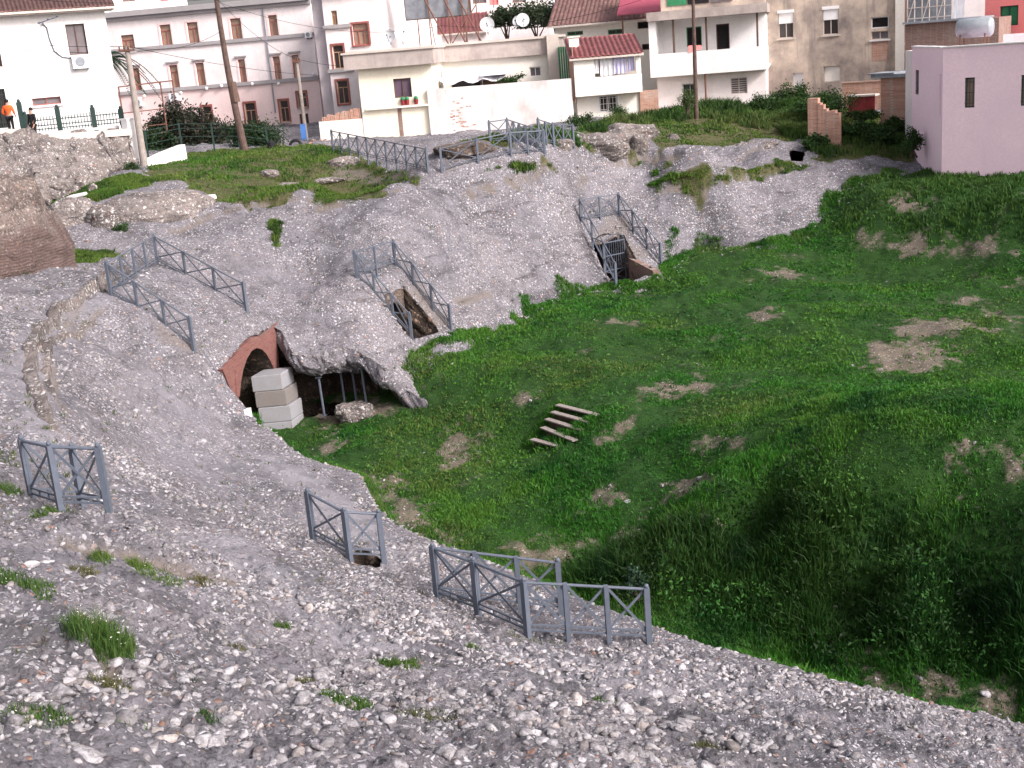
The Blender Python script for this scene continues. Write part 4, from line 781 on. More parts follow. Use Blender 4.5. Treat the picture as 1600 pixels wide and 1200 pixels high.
# iron fence on its plinth
F = Fac(at(10, 203, h=68), at(197, 206, h=67)); R = F.thing('iron_fence', 'dark green spiked iron fence in front of the white house', 'fence', ROAD-.3); zb = F.px(60, 203)[1]-.1; ztp = F.px(120, 178)[1]
for u, v0, v1 in ((33, 162, 203), (41, 180, 205), (92, 170, 207), (147, 170, 207), (191, 172, 207)):
    s, t = F.px((u), (v0+v1)/2); H_ = (v1-v0)*68/FPX; q = MB(); F.box(q, s-.11, s+.11, zb-.15, t+H_/2, -.11, .11); q.ball(F.p(s, t+H_/2+.06), .09, 8, 6); q.build('post', M['iron'], R)
ed = [F.px(u, 190)[0] for u in (33, 92, 147, 191)]
for a, b in zip(ed[:-1], ed[1:]):
    q = MB()
    for x in np.arange(a+.2, b-.12, .15): q.bar(F.p(x, zb), F.p(x, ztp), .034); q.tube([F.p(x, ztp-.02), F.p(x, ztp+.14)], [.02, .003], 5)
    for z in (zb+.12, ztp-.42, ztp-.15): q.bar(F.p(a+.1, z), F.p(b-.1, z), .05)
    q.build('bars', M['iron'], R)
m = MB(); F.box(m, -.5, F.px(186, 206)[0], zb-1., zb-.02, -.25, .15); m.thing('plinth_wall', M['whiteold'], 'low white plinth wall carrying the iron fence', 'wall')
F2 = Fac(at(192, 210, h=66.5), at(206, 224, h=66)); m = MB(); F2.box(m, 0, .5, CH-4.2, F2.px(195, 188)[1], -.5, 0); F2.box(m, -.04, .54, F2.px(195, 188)[1]+.003, F2.px(195, 188)[1]+.09, -.54, .04); m.thing('gate_pillar', M['white'], 'white pillar at the right end of the iron fence', 'pillar')
# rock retaining bank beneath the fence
def rockwall(name, label, cat, top, bot, mat, seed, wob=.18, depth=1.2, sub=.16, bulge=.35, under=0.):
    T = np.array(top); B = np.array(bot); mid = (T+B)/2; dirv = -mid/np.linalg.norm(mid, axis=1)[:, None]; dirv[:, 2] = 0
    bk = T-dirv*depth; bb = B-dirv*(depth-.2); B = B-dirv*under; low = B.copy(); low[:, 2] -= 1.0
    V, F_ = strip([bb, bk, T, T*.65+B*.35+dirv*bulge*.6, mid*.5+B*.5+dirv*bulge, B, low], wob, seed, sub)
    return tag(np_mesh(name, V, F_, M[mat], None, False), label, cat)
tp = [at(u, v, h=h) for u, v, h in ((-40, 214, 64), (0, 206, 64), (46, 205, 64), (55, 213, 64.5), (100, 214, 65), (150, 210, 65.5), (200, 207, 66), (212, 222, 66))]
bt = [at(u, v, h=h) for u, v, h in ((-40, 300, 59), (0, 300, 59.5), (46, 290, 60), (60, 284, 60), (100, 296, 60), (150, 292, 61.5), (195, 275, 63.5), (218, 262, 65))]
rockwall('rock_bank', 'high pinkish rubble bank beneath the iron fence', 'rock bank', tp, bt, 'rock', 71, .17, 1.6, .11, .45, 1.0)
m = MB(); q = [at(u, v, h=h) for u, v, h in ((44, 214, 64.8), (100, 214, 65.3), (150, 210, 65.8), (203, 206, 66.2))]
for a, b in zip(q[:-1], q[1:]): m.bar(a+np.array((0, 0, .0)), b+np.array((0, 0, .0)), .7, .32)
m.thing('ledge_beam', M['coping'], 'pale concrete ledge along the top of the rubble bank', 'ledge')
m = MB(); q = [at(u, v, h=h) for u, v, h in ((-30, 209, 64.3), (42, 206, 64.6))]; m.bar(q[0], q[1], .7, .3); m.thing('ledge_beam', M['coping'], 'short pale concrete ledge below the person in orange', 'ledge')
# roman brick ruin at the left edge
tp = [at(u, v, h=h) for u, v, h in ((-60, 268, 44.5), (0, 275, 45.5), (30, 280, 46), (50, 278, 46.5), (62, 310, 47), (78, 335, 47.6), (95, 352, 48), (112, 380, 48.5))]
bt = [at(u, v, h=h) for u, v, h in ((-60, 398, 43), (0, 393, 44), (30, 391, 44.4), (50, 390, 44.8), (62, 388, 45.2), (78, 387, 45.7), (95, 386, 46.2), (115, 388, 47))]
rockwall('brick_ruin', 'ruined Roman brick wall with a sloping broken edge at the photo\'s left', 'ruin', tp, bt, 'ruin', 75, .10, 1.5, .13, .15)
tp = [at(u, v, h=h) for u, v, h in ((150, 292, 53), (200, 290, 53.5), (262, 283, 54), (290, 300, 54), (313, 318, 53.5))]
# masonry humps either side of the grassy cleft
p = hit(112, 348); rock('masonry_hump', 'rounded rubble masonry hump left of the grassy cleft', 'ruin', p+np.array((0, .4, 0)), (1.0, .9, 1.05), 81, 'rock', (44, 26), .2)
p = hit(232, 335); rock('masonry_hump', 'broad tilted rubble masonry slab right of the grassy cleft', 'ruin', p+np.array((0.2, .8, -.2)), (2.5, 1.9, 1.15), 83, 'rock', (60, 34), .16, .25)
p = hit(160, 355); rock('masonry_hump', 'small rubble masonry lump between the cleft and the tilted slab', 'ruin', p+np.array((0, .4, 0)), (.75, .8, .9), 85, 'rock', (40, 24), .2)
# low white wall and wire fence beyond it
m = MB(); q = [at(u, v, h=h) for u, v, h in ((226, 262, 66), (258, 247, 67), (286, 236, 69))]
for a, b in zip(q[:-1], q[1:]): m.bar(a-np.array((0, 0, .1)), b-np.array((0, 0, .1)), .35, .9)
m.thing('garden_wall', M['whiteold'], 'low white wall right of the concrete pole', 'wall')
R = thing('wire_fence', 'green wire mesh fence in front of the hedge', 'fence', at(285, 236, h=70)); q = [at(u, v, h=h) for u, v, h in ((232, 246, 70), (285, 234, 71), (335, 232, 73), (375, 232, 74), (420, 236, 75.5))]
for p in q: m = MB(); m.box(p+np.array((0, 0, .5)), (.08, .08, 1.9)); m.build('post', M['iron'], R)
for a, b in zip(q[:-1], q[1:]):
    m = MB()
    for z in (.25, .7, 1.15, 1.4): m.bar(a+np.array((0, 0, z)), b+np.array((0, 0, z)), .02)
    m.build('wire', M['iron'], R)
# --- pale pink apartment house: left bay, main front, projecting wing
F = Fac(at(150, 200, h=104), at(505, 200, h=97)); R = F.thing('apartment_house', 'long pale pink apartment house with grey ledges and tan windows', 'building', CH-6); zb = CH-6.5
top = F.px(330, 14)[1]; r3 = F.rows([(252, 46, 268, 71), (294, 39, 310, 66), (361, 30, 377, 57), (420, 22, 433, 49)]); r2 = F.rows([(209, 114, 222, 147), (265, 104, 281, 138), (306, 100, 322, 135), (372, 94, 386, 129), (426, 86, 440, 121), (455, 81, 469, 115)])
r1 = F.rows([(316, 168, 333, 198), (382, 163, 401, 193), (436, 153, 453, 193)]); r1b = F.rows([(464, 144, 480, 168)]); dr = F.rows([(468, 178, 486, 222)]); lft = F.rows([(189, 55, 211, 80)])
s0 = F.px(160, 100)[0]; s1 = F.px(495, 100)[0]; z2l = F.px(340, 66)[1]; z1l = F.px(340, 134)[1]
m = F.wall(MB(), s0, s1, z1l, top, [[h[0]-.08, h[1]+.08, h[2]-.1, h[3]+.1] for h in r3]+r2+lft, 0); F.box(m, s0, s1, z1l, top, -14, -.24); m.build('upper_wall', M['pinkish'], R)
m = F.wall(MB(), s0, s1, zb, z1l-.003, r1+r1b+dr, 0); F.box(m, s0, s1, zb, z1l-.003, -14, -.24); m.build('ground_storey_wall', M['pinkbase'], R)
for h in r3: F.window(R, [h[0]-.08, h[1]+.08, h[2]-.1, h[3]+.1], 'oxide', 'glasstan', 2, trans=.3, surround='pinkbase')
for h in r2: F.window(R, h, 'oxide', 'glasstan', 2, trans=.3, lintel='ledge', surround='pinkbase')
for h in lft: F.window(R, h, 'oxide', 'glasstan', 3, trans=.3, sill='pinkish')
for h in r1+r1b: F.window(R, h, 'tanw', 'glass', 2, trans=.35, surround='oxide', sill='concrete')
for h in dr: F.window(R, h, 'oxide', 'glass', 1, name='door')
for z, e in ((z2l, .16), (z1l, .2)):
    m = MB(); F.box(m, s0-.1, s1+.05, z-.13, z+.13, -.05, e); m.build('ledge', M['ledge'], R)
m = MB(); F.box(m, s0-.3, s1+.1, top+.003, top+.4, -13.5, .5); F.box(m, s0-.2, s1+.1, top-.25, top-.003, -.05, .25); m.build('cornice', M['ledge'], R)
q = MB(); sb = F.px(235, 100)[0]; F.box(q, s0, sb, z1l+.14, z2l+.9, .003, .35)
for u in (411, 425): q2 = MB(); s, t = F.px(u, 60); q2.tube([F.p(F.px(411, 10)[0], top, .1), F.p(F.px(431, 176)[0], F.px(431, 176)[1], .1)], .06, 6)
q2.build('drain_pipe', M['greysheet'], R)
for u, v in ((268, 150), (216, 155)): pass
ac_unit(F, (266, 145, 284, 158), 'white air conditioner on the pink wall above the oleander bush'); ac_unit(F, (212, 152, 224, 166), 'white air conditioner half hidden behind the concrete pole')
ac_unit(F, (478, 49, 489, 59), 'small white air conditioner high in the corner of the pink apartment house')
for i, (u, v) in enumerate([(228, 150), (285, 145), (325, 138), (348, 134), (396, 131), (437, 131), (492, 116)]):
    p = F.p(*F.px(u, v), .3); m = MB(); m.ball(p, .13, 10, 8); m.bar(p, p-np.r_[F.n, 0]*.3, .04); m.thing('globe_lamp', M['pvc'], 'small white globe lamp under the lower ledge of the pink apartment house', 'lamp', 'globe lamps along the pink house')
AP = F
F = Fac(at(513, 200, h=90), at(590, 200, h=89)); R = F.thing('apartment_wing', 'projecting wing of the pale pink apartment house with red shuttered windows', 'building', CH-5.5); zb = CH-6
s0 = F.px(514, 100)[0]; s1 = F.px(588, 100)[0]+1; top = F.px(550, -12)[1]
hs = [F.rect(r) for r in ((517, 17, 528, 39), (550, 37, 577, 70), (519, 71, 539, 107), (526, 126, 546, 162))]; z1l = F.px(530, 110)[1]; z2l = F.px(530, 41)[1]
m = F.wall(MB(), s0, s1, zb, top, hs, 0); F.box(m, s0, s1, zb, top, -12, -.24); m.build('wall', M['pinkish'], R)
F.window(R, hs[0], 'tanw', 'glasstan', 2, trans=.3); F.window(R, hs[1], 'oxide', 'glasstan', 3, trans=.3, sill='oxide', surround='oxide'); F.window(R, hs[2], 'tanw', 'glass', 2, trans=.3, surround='oxide'); F.window(R, hs[3], 'tanw', 'glass', 2, trans=.3, surround='oxide', sill='oxide')
m = MB(); F.box(m, s0-.1, F.px(552, 100)[0], z1l-.12, z1l+.12, -.05, .18); m.build('ledge', M['ledge'], R); m = MB(); F.box(m, s0-.1, F.px(548, 40)[0], z2l-.12, z2l+.12, -.05, .18); m.build('ledge', M['ledge'], R)
m = MB(); a = F.p(s0-.003, 0); F.box(m, s0-.9, s0-.003, zb, top-.2, -10, -.4); m.build('return_wall', M['pinkshade'], R)
m = MB(); F.box(m, s0-.3, s1+.4, top+.003, top+.35, -12.3, .4); m.build('cornice', M['greysheet'], R)
# --- cream flat roofed house with its yard
F = Fac(at(500, 235, h=77), at(900, 190, h=75)); zb = CH-5.6
R = F.thing('cream_house', 'cream flat-roofed house with one purple shuttered window and a stained parapet', 'house', zb)
sa, sb = F.px(563, 150)[0], F.px(678, 150)[0]; fas0, fas1 = F.px(615, 104)[1], F.px(615, 80)[1]; wn = F.rect((614, 122, 644, 153)); slot = F.rect((621, 167, 631, 212))
m = F.wall(MB(), sa, sb, zb, fas0, [wn], 7.5); m.build('wall', M['cream'], R); F.window(R, wn, 'brownw', 'glasspurple', 2)
m = MB(); F.box(m, sa-.7, sb+.25, fas0+.003, fas1, -7.6, .5); m.build('fascia', M['concrete'], R); m = MB(); F.box(m, sa-.8, sb+.35, fas1+.003, fas1+.12, -7.7, .6); m.build('coping', M['coping'], R)
zl = F.px(618, 167)[1]; m = MB(); F.box(m, sa+.3, sb-.02, zl-.07, zl+.05, -.05, .25); m.build('ledge', M['creamw'], R)
m = MB(); F.box(m, slot[0], slot[1], slot[2], zl-.1, -.05, .02); m.build('bare_brick_patch', M['brickruin'], R)
for i, (u, lb) in enumerate(((630, 'red flower pot on the cream house ledge, leftmost of three'), (637, 'red flower pot with a small plant, middle of three on the cream ledge'), (651, 'small red flower pot standing apart on the cream house ledge'))):
    s, t = F.px(u, 160); p = F.p(s, zl+.055, .12); t_ = thing('flower_pot', lb, 'flower pot', p, 'flower pots on the cream ledge'); m = MB(); m.tube([p, p+np.array((0, 0, .30))], [.1, .15], 10); m.build('pot', M['red'], t_); m = MB(); m.ball(p+np.array((0, 0, .38)), (.13, .13, .12), 8, 6); m.build('plant', M['green'], t_)
# lower left yard wall with loose brick on top
s0 = F.px(500, 210)[0]; zt0, zt1 = F.px(505, 190)[1], F.px(563, 183)[1]; m = MB(); F.box(m, s0, sa-.003, zb, zt0, -.4, -.05); m.thing('yard_wall', M['creamw'], 'cream yard wall left of the cream house, bricks laid along its top', 'wall')
m = MB(); rg = random.Random(4)
for k in range(22):
    x = s0+.2+k*(sa-s0-.3)/22; hh = .25+.35*k/22+rg.uniform(-.06, .1); F.box(m, x, x+.08+rg.uniform(0, .03), zt0+.003, zt0+hh, -.32, -.1)
m.thing('brick_stack', M['brick'], 'row of loose orange bricks standing on the cream yard wall', 'bricks')
# bright whitewashed yard wall on the right
Fw = Fac(at(675, 226, h=75.5), at(897, 196, h=74.5)); zw = Fw.px(785, 131)[1]; m = MB(); Fw.wall(m, 0, Fw.L, zb, zw, [], .5); m.thing('yard_wall', M['whiteold'], 'long peeling whitewashed yard wall between the cream house and the balcony house', 'wall')
a, b = Fw.px(705, 210)[0], Fw.px(740, 210)[0]; m = MB(); rg = random.Random(9)
for k in range(42):
    x, z = rg.uniform(a, b), rg.gauss(Fw.px(722, 190)[1], .75)
    if z > zb+.7 and z < zw-.6: wq = rg.uniform(.1, .22); Fw.box(m, x, x+wq, z, z+.065, -.04, .012)
m.thing('bare_brick_patch', M['brick'], 'scattered red bricks showing through the whitewash of the yard wall', 'bricks')
# terrace house behind the yard wall
Fb = Fac(at(680, 140, h=81), at(880, 120, h=80.5)); R = Fb.thing('terrace_house', 'low cream house behind the whitewashed yard wall under a long stained roof parapet', 'house', zb)
zp0, zp1 = Fb.px(760, 92)[1], Fb.px(760, 67)[1]; w1 = Fb.rect((827, 104, 846, 120)); m = Fb.wall(MB(), -.8, Fb.px(868, 110)[0], zb, zp0, [w1], 7); m.build('wall', M['creamw'], R); Fb.window(R, w1, 'pvc', 'glassgrey', 2)
m = MB(); Fb.box(m, -5.2, Fb.px(880, 80)[0], zp0+.003, zp1, -7.2, .35); m.build('parapet', M['concrete'], R); m = MB(); Fb.box(m, -5.4, Fb.px(884, 80)[0], zp1+.003, zp1+.14, -7.4, .5); m.build('coping', M['coping'], R)
s_ = Fb.px(868, 100)[0]; m = MB(); Fb.box(m, s_-.45, s_+.3, zb, zp1+.2, .36, .7); m.build('pillar', M['coping'], R)
s_ = Fb.px(876, 100)[0]; z_ = Fb.px(876, 96)[1]; m = MB()
for k in range(5): Fb.box(m, s_-.1+k*.14, s_+.02+k*.14, zb+2.2, z_+.9, .75+.06*(k % 2), .78+.06*(k % 2))
m.thing('green_curtain', M['green'], 'green cloth hanging between the stained pillar and the balcony house', 'cloth')
for i, (r, lb) in enumerate((((690, 113, 790, 124), 'sagging white awning over the terrace beside the cream house'), ((752, 108, 800, 118), 'flat pale awning over the dark terrace recess'))):
    a, b, c, d = Fb.rect(r, 2.); root = thing('awning', lb, 'awning', Fb.p((a+b)/2, c, 2.)); m = MB(); n_ = 14
    for k in range(n_):
        x0, x1 = a+(b-a)*k/n_, a+(b-a)*(k+1)/n_; z0, z1_ = [d-.28*math.sin(math.pi*(q/n_)*3 % math.pi)*(1-i) for q in (k, k+1)]
        m.hexa([Fb.p(x0, z0-.25, 3), Fb.p(x1, z1_-.25, 3), Fb.p(x1, d, .8), Fb.p(x0, d, .8), Fb.p(x0, z0-.23, 3), Fb.p(x1, z1_-.23, 3), Fb.p(x1, d+.02, .8), Fb.p(x0, d+.02, .8)])
    m.build('canopy', M['linen'], root); m = MB(); 
    for x in (a+.1, b-.1): m = MB(); m.bar(Fb.p(x, zb+2, 2.95), Fb.p(x, d-.3, 2.95), .05); m.build('pole', M['steel'], root)
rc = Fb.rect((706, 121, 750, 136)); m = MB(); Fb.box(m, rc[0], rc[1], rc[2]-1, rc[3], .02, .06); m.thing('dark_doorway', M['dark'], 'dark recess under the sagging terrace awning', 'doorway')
rc = Fb.rect((750, 116, 790, 133)); m = MB(); Fb.box(m, rc[0], rc[1], rc[2]-1, rc[3], .02, .5); m.thing('wooden_shed', M['brownw'], 'small brown shed under the flat pale awning', 'shed')
def dish(c, R_, label, aim=(-.2, -1, .25), mat='dish'):
    aim = np.array(aim, float); aim /= np.linalg.norm(aim); x = np.cross(aim, (0, 0, 1.)); x /= np.linalg.norm(x); y = np.cross(x, aim); c = np.array(c); root = thing('satellite_dish', label, 'satellite dish', c-np.array((0, 0, R_*1.3)), 'satellite dishes on the roofs'); m = MB(); vs = [c-aim*R_*.28]; fs = []; n = 20
    for j in range(1, 6):
        q = j/5; vs += [c-aim*R_*.28*(1-q*q)+R_*q*(x*math.cos(t)+y*math.sin(t)) for t in np.linspace(0, 2*math.pi, n, endpoint=False)]
    fs = [(0, 1+i, 1+(i+1) % n) for i in range(n)]+[(1+j*n+i, 1+(j+1)*n+i, 1+(j+1)*n+(i+1) % n, 1+j*n+(i+1) % n) for j in range(4) for i in range(n)]
    k = len(vs); m.add(vs, fs); m.add([v-aim*.03 for v in vs], [f[::-1] for f in fs]); m.build('reflector', M[mat], root, True)
    m = MB(); e = c+aim*R_*.7; m.bar(c-y*R_*.9, e, .03); m.ball(e, .06, 8, 6); m.build('feed_arm', M['steel'], root); m = MB(); m.bar(c-aim*R_*.3, c-aim*R_*.3-np.array((0, 0, R_*1.3)), .07); m.build('mast', M['steel'], root)
zr = zp1+.14
for (u, v, rpx, h, lb, aim) in ((608, 56, 10, 83, 'large white satellite dish, leftmost on the stained roof', (-.5, -1, .2)), (629, 52, 12, 83, 'large white satellite dish beside the leftmost one, under the billboard', (.3, -1, .25)), (761, 38, 11, 84, 'round white satellite dish alone at the right of the billboard struts', (-.1, -1, .15)), (808, 33, 8, 84, 'left one of two overlapping satellite dishes at the right roof end', (-.6, -1, .2)), (817, 31, 10, 83.5, 'front one of two overlapping satellite dishes at the right roof end', (.2, -1, .1)), (686, 117, 7, 80, 'small bluish dish beside the terrace awning', (-.8, -.8, .3))):
    dish(at(u, v, h=h), rpx*h/FPX, lb, aim)
# billboard seen from behind
B0, B1 = at(633, -35, h=88), at(733, -40, h=87); Fq = Fac(B0, B1); R = thing('billboard', 'back of a grey billboard on a lattice of dark struts above the stained roof', 'billboard', Fq.p(Fq.L/2, zr)); a = Fq.px(633, 10)[0]; b = Fq.px(734, 10)[0]; c = Fq.px(683, 27)[1]
m = MB(); Fq.box(m, a, b, c, c+4, -.15, 0); m.build('panel', M['greysheet'], R); m = MB(); F_ = Fq
for f_ in ((a-.05, a, c-.05, c+4), (b, b+.05, c-.05, c+4), (a, b, c-.06, c)): Fq.box(m, *f_, -.2, .04)
m.build('frame', M['brownw'], R); m = MB()
for u0, u1 in ((660, 712), (690, 738), (712, 762), (735, 738)):
    s0 = Fq.px(u0, 5)[0]; s1 = Fq.px(u1, 55)[0]; m.bar(Fq.p(s0, c+1.6, .1), Fq.p(s1, zr-.1, 2.2), .07); m.bar(Fq.p(s0+.4, zr-.1, .1), Fq.p(s0+.4, c+3, .1), .07); m.bar(Fq.p(s0+.4, c+.6, .1), Fq.p(s1-1, zr, 2.), .05)
m.bar(Fq.p(a+.8, zr-.1, .05), Fq.p(a+.8, c, .05), .08); m.build('struts', M['rust'], R)
# --- small balcony house with the red tiled roof
F = Fac(at(897, 192, h=74.85), at(1003, 185, h=75.15)); R = F.thing('balcony_house', 'small cream house with a red tiled roof and washing on its balcony', 'house', zb)
z0 = F.px(950, 147)[1]; zba = F.px(960, 118)[1]; zee = F.px(950, 88)[1]; zrd = F.px(950, 57)[1]; s0, s1 = F.px(897, 120)[0], F.px(1001, 110)[0]; wn = F.rect((936, 149, 967, 176)); so_ = F.px(928, 105)[0]; so1 = s1-.25
m = F.wall(MB(), s0+.1, s1-.1, zb, z0-.003, [wn], 6, n=-.5); m.build('ground_storey_wall', M['creamw'], R); F.window(R, wn, 'white', 'glass', 2, bars=6, barm='pvc', n=-.5, surround='white')
m = MB(); F.box(m, s0, s1, z0, z0+.12, -6.4, .5); m.build('balcony_slab', M['creamw'], R); m = MB(); F.box(m, s0, s1, z0+.123, zba, .38, .5); F.box(m, s1-.12, s1, z0+.123, zba, -1.0, .38); m.build('balcony_parapet', M['white'], R)
m = MB(); F.box(m, s0, so_, zba+.003, zee, -6.4, .5); F.box(m, s1-.3, s1-.02, zba+.003, zee, .2, .49); m.build('front_wall', M['creamw'], R)
uw = F.rect((944, 89, 975, 105), -1.1); m = F.wall(MB(), so_+.003, s1-.02, z0+.12, zee, [uw], 5, n=-1.1); m.build('recessed_wall', M['coping'], R); F.window(R, uw, 'pvc', 'glass', 2, n=-1.1)
m = MB(); F.box(m, s0-.04, s0-.003, z0-.3, zee+.7, -6.3, .3); m.build('brick_side_wall', M['brick'], R)
tiles(F, R, s0-.25, s1+.15, zee+.03, zrd, .75, -4.4, 'tile', pitch=.3, amp=.07)
m = MB(); a = F.px(898, 62)[0]; F.box(m, a-.25, a+.35, zrd-.9, zrd+.1, -2.6, -2.0); F.box(m, a-.32, a+.42, zrd+.103, zrd+.18, -2.67, -1.93); m.build('chimney', M['creamw'], R)
zc = zba+.95; 
for i, (u0, u1, mt, dr_, lb) in enumerate(((928, 935, 'linen', .75, 'narrow white cloth hung at the left end of the washing line'), (937, 957, 'linen', .92, 'wide white sheet hung over the balcony parapet'), (958, 978, 'lav', .85, 'wide pale lavender sheet on the washing line'), (980, 991, 'lav', .75, 'narrow lavender cloth near the right balcony post'))):
    a, b = F.px(u0, 100)[0], F.px(u1, 100)[0]; n_ = 10; V = []; 
    for k in range(n_+1):
        x = a+(b-a)*k/n_; w_ = .04*math.sin(k*1.9+i); V.append((x, w_))
    m = MB()
    for (xa, wa), (xb, wb) in zip(V[:-1], V[1:]): m.hexa([F.p(xa, zc-dr_, .25+wa*1.6), F.p(xb, zc-dr_, .25+wb*1.6), F.p(xb, zc-dr_, .24+wb*1.6), F.p(xa, zc-dr_, .24+wa*1.6), F.p(xa, zc+.1, .25+wa*.3), F.p(xb, zc+.1, .25+wb*.3), F.p(xb, zc+.1, .24+wb*.3), F.p(xa, zc+.1, .24+wa*.3)])
    m.thing('laundry', M[mt], lb, 'laundry', 'washing on the balcony line')
cable('washing_line', [F.p(so_, zc+.12, .25), F.p(s1-.3, zc+.12, .25)], .012, 'steel', 'washing line across the small balcony', .05, None, 'line')
m = MB(); a, b = F.px(998, 160)[0]+.12, F.px(1030, 160)[0]; F.box(m, a, b, zb, F.px(1010, 142)[1], -.7, -.35); m.thing('brick_wall', M['brick'], 'pale rough brick wall in the gap between the balcony house and the white house', 'wall')
# --- long house with the old brown tiles behind
F = Fac(at(868, 100, h=90), at(1040, 90, h=89)); R = F.thing('brown_roof_house', 'long pinkish house with an old brown tiled roof behind the balcony house', 'house', zb); zee = F.px(940, 36)[1]
hs = [F.rect(r) for r in ((886, 48, 911, 56), (950, 45, 974, 54), (996, 33, 1018, 45), (1003, 68, 1020, 78))]; s0, s1 = F.px(868, 60)[0], F.px(1040, 60)[0]
m = F.wall(MB(), s0, s1, zb, zee, hs, 7); m.build('wall', M['creamw'], R)
for h in hs[:2]: F.window(R, h, 'green', 'glass', 2)
for h in hs[2:]: F.window(R, h, 'brownw', 'dark', 1)
tiles(F, R, s0-.4, s1+.3, zee+.05, zee+3.6, .8, -7, 'tilebrown', pitch=.3, amp=.06)
F2 = Fac(at(964, 60, h=86.5), at(1042, 55, h=86)); a, b = F2.px(966, 20)[0], F2.px(1044, 20)[0]; z_ = F2.px(995, 22)[1]; m = MB(); m.hexa([F2.p(a, z_, .6), F2.p(b, z_, .6), F2.p(b, z_+2.2, -3.5), F2.p(a, z_+2.2, -3.5), F2.p(a, z_+.08, .6), F2.p(b, z_+.08, .6), F2.p(b, z_+2.28, -3.5), F2.p(a, z_+2.28, -3.5)])
R2 = thing('metal_roof', 'flat red sheet metal roof on posts above the brown tiles', 'roof', F2.p((a+b)/2, z_-2.5)); m.build('sheet', M['redmetal'], R2); m = MB()
for x in (a+.3, b-.3): m = MB(); m.bar(F2.p(x, z_-3, .3), F2.p(x, z_+.1, .3), .1); m.build('post', M['rust'], R2)
# --- white two storey house with a loggia
F = Fac(at(1020, 170, h=81), at(1200, 160, h=80.5)); R = F.thing('loggia_house', 'white two storey house with a deep upper balcony and a cluttered roof terrace', 'house', zb)
s0, s1 = F.px(1027, 130)[0], F.px(1197, 130)[0]; zs = F.px(1110, 114)[1]; zpa = F.px(1110, 78)[1]; ztop = F.px(1110, 26)[1]; zter = F.px(1110, 12)[1]
lw = [F.rect(r) for r in ((1066, 130, 1090, 152), (1141, 121, 1168, 147))]; uw = [F.rect(r, -1.4) for r in ((1072, 42, 1097, 72),)]; ud = [F.rect((1118, 38, 1141, 78), -1.4)]; ud[0][2] = zs+.15
m = F.wall(MB(), s0, s1, zb, zs-.003, lw, 9); m.build('ground_storey_wall', M['pinkish'], R); F.window(R, lw[0], 'white', 'glass', 2, bars=5); F.window(R, lw[1], 'coping', 'glassgrey', 2, rows=6)
m = MB(); F.box(m, s0-.3, s1+.15, zs, zs+.15, -9, .9); m.build('balcony_slab', M['white'], R); m = MB(); F.box(m, s0-.3, s1+.15, zs+.153, zpa, .76, .9); F.box(m, s0-.3, s0-.16, zs+.153, zpa, -1.3, .76); F.box(m, s1+.01, s1+.15, zs+.153, zpa, -1.3, .76); m.build('balcony_parapet', M['white'], R)
m = F.wall(MB(), s0-.3, s1, zs+.15, ztop, uw+ud, 7, n=-1.4); m.build('upper_wall', M['white'], R); F.window(R, uw[0], 'green', 'dark', 1, n=-1.4); F.window(R, ud[0], 'brownw', 'dark', 1, n=-1.4, name='door')
m = MB(); F.box(m, s0-.3, s0+.15, zpa+.003, ztop, -1.38, .88); m.build('end_wall', M['white'], R)
for u in (1054, 1105, 1184): q = MB(); s = F.px(u, 50)[0]; F.box(q, s-.06, s+.06, zpa+.003, ztop, .74, .86); q.build('post', M['brownw'], R)
m = MB(); F.box(m, s0-.35, s1+.2, ztop+.003, zter, -9, 1.2); m.build('roof_slab', M['concrete'], R)
m = MB(); F.box(m, s0+.2, s1, zter+.003, zter+3., -4, -2.2); m.build('terrace_wall', M['stain'], R)
for u0, u1, mt in ((1037, 1068, 'green'), (1070, 1104, 'dark'), (1108, 1142, 'glassgrey')):
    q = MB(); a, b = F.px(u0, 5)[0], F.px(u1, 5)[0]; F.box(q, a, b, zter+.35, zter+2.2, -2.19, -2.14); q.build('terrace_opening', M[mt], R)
s = F.px(1104, 140)[0]; m = MB(); m.tube([F.p(s, zb, .75), F.p(s, zs, .75)], .06, 8); m.build('balcony_post', M['rust'], R)
q = F.p(F.px(1090, 68)[0], F.px(1090, 74)[1]-.1, .82); m = MB(); m.box(q+np.array((-.25, .0, .05)), (.5, .03, .42)); m.box(q+np.array((.16, .02, .1)), (.26, .03, .26)); m.thing('laundry', M['coral'], 'red cloth hung below the dark loggia window', 'laundry')
# --- stained beige house
F = Fac(at(1193, 150, h=87), at(1418, 135, h=86)); R = F.thing('stained_house', 'tall beige house with dark weather stains and two white roller shutters', 'house', zb); s0, s1 = F.px(1197, 60)[0], F.px(1413, 60)[0]; zt = F.px(1300, -40)[1]
wa = F.rows([(1215, 17, 1241, 58), (1285, 13, 1311, 54)]); wb = F.rect((1362, 26, 1388, 44)); wc = F.rect((1362, 48, 1388, 62)); wdr = F.rect((1239, 114, 1256, 138)); wpn = F.rect((1287, 103, 1313, 128)); wbr = F.rect((1362, 64, 1388, 95))
m = F.wall(MB(), s0, s1, zb, zt, wa+[wb, wc, wdr, wpn], 10); m.build('wall', M['stain'], R)
for h in wa:
    w_ = F.window(R, h, 'coping', 'glass', 2, sill='coping'); q = MB(); F.box(q, h[0]+.03, h[1]-.03, h[2]+(h[3]-h[2])*.54, h[3]-.14, -.10, -.06); F.box(q, h[0]-.04, h[1]+.04, h[3]-.137, h[3]+.06, -.11, .06); q.build('roller_shutter', M['pvc'], w_)
F.window(R, wb, 'pvc', 'dark', 1); F.window(R, wc, 'coping', 'glassgrey', 2, sill='pvc'); F.window(R, wdr, 'white', 'white', 1, name='door'); F.window(R, wpn, 'coping', 'creamw', 1, name='closed_panel')
m = MB(); F.box(m, wbr[0], wbr[1], wbr[2], wbr[3], -.05, .012); m.build('brick_infill', M['brick'], R)
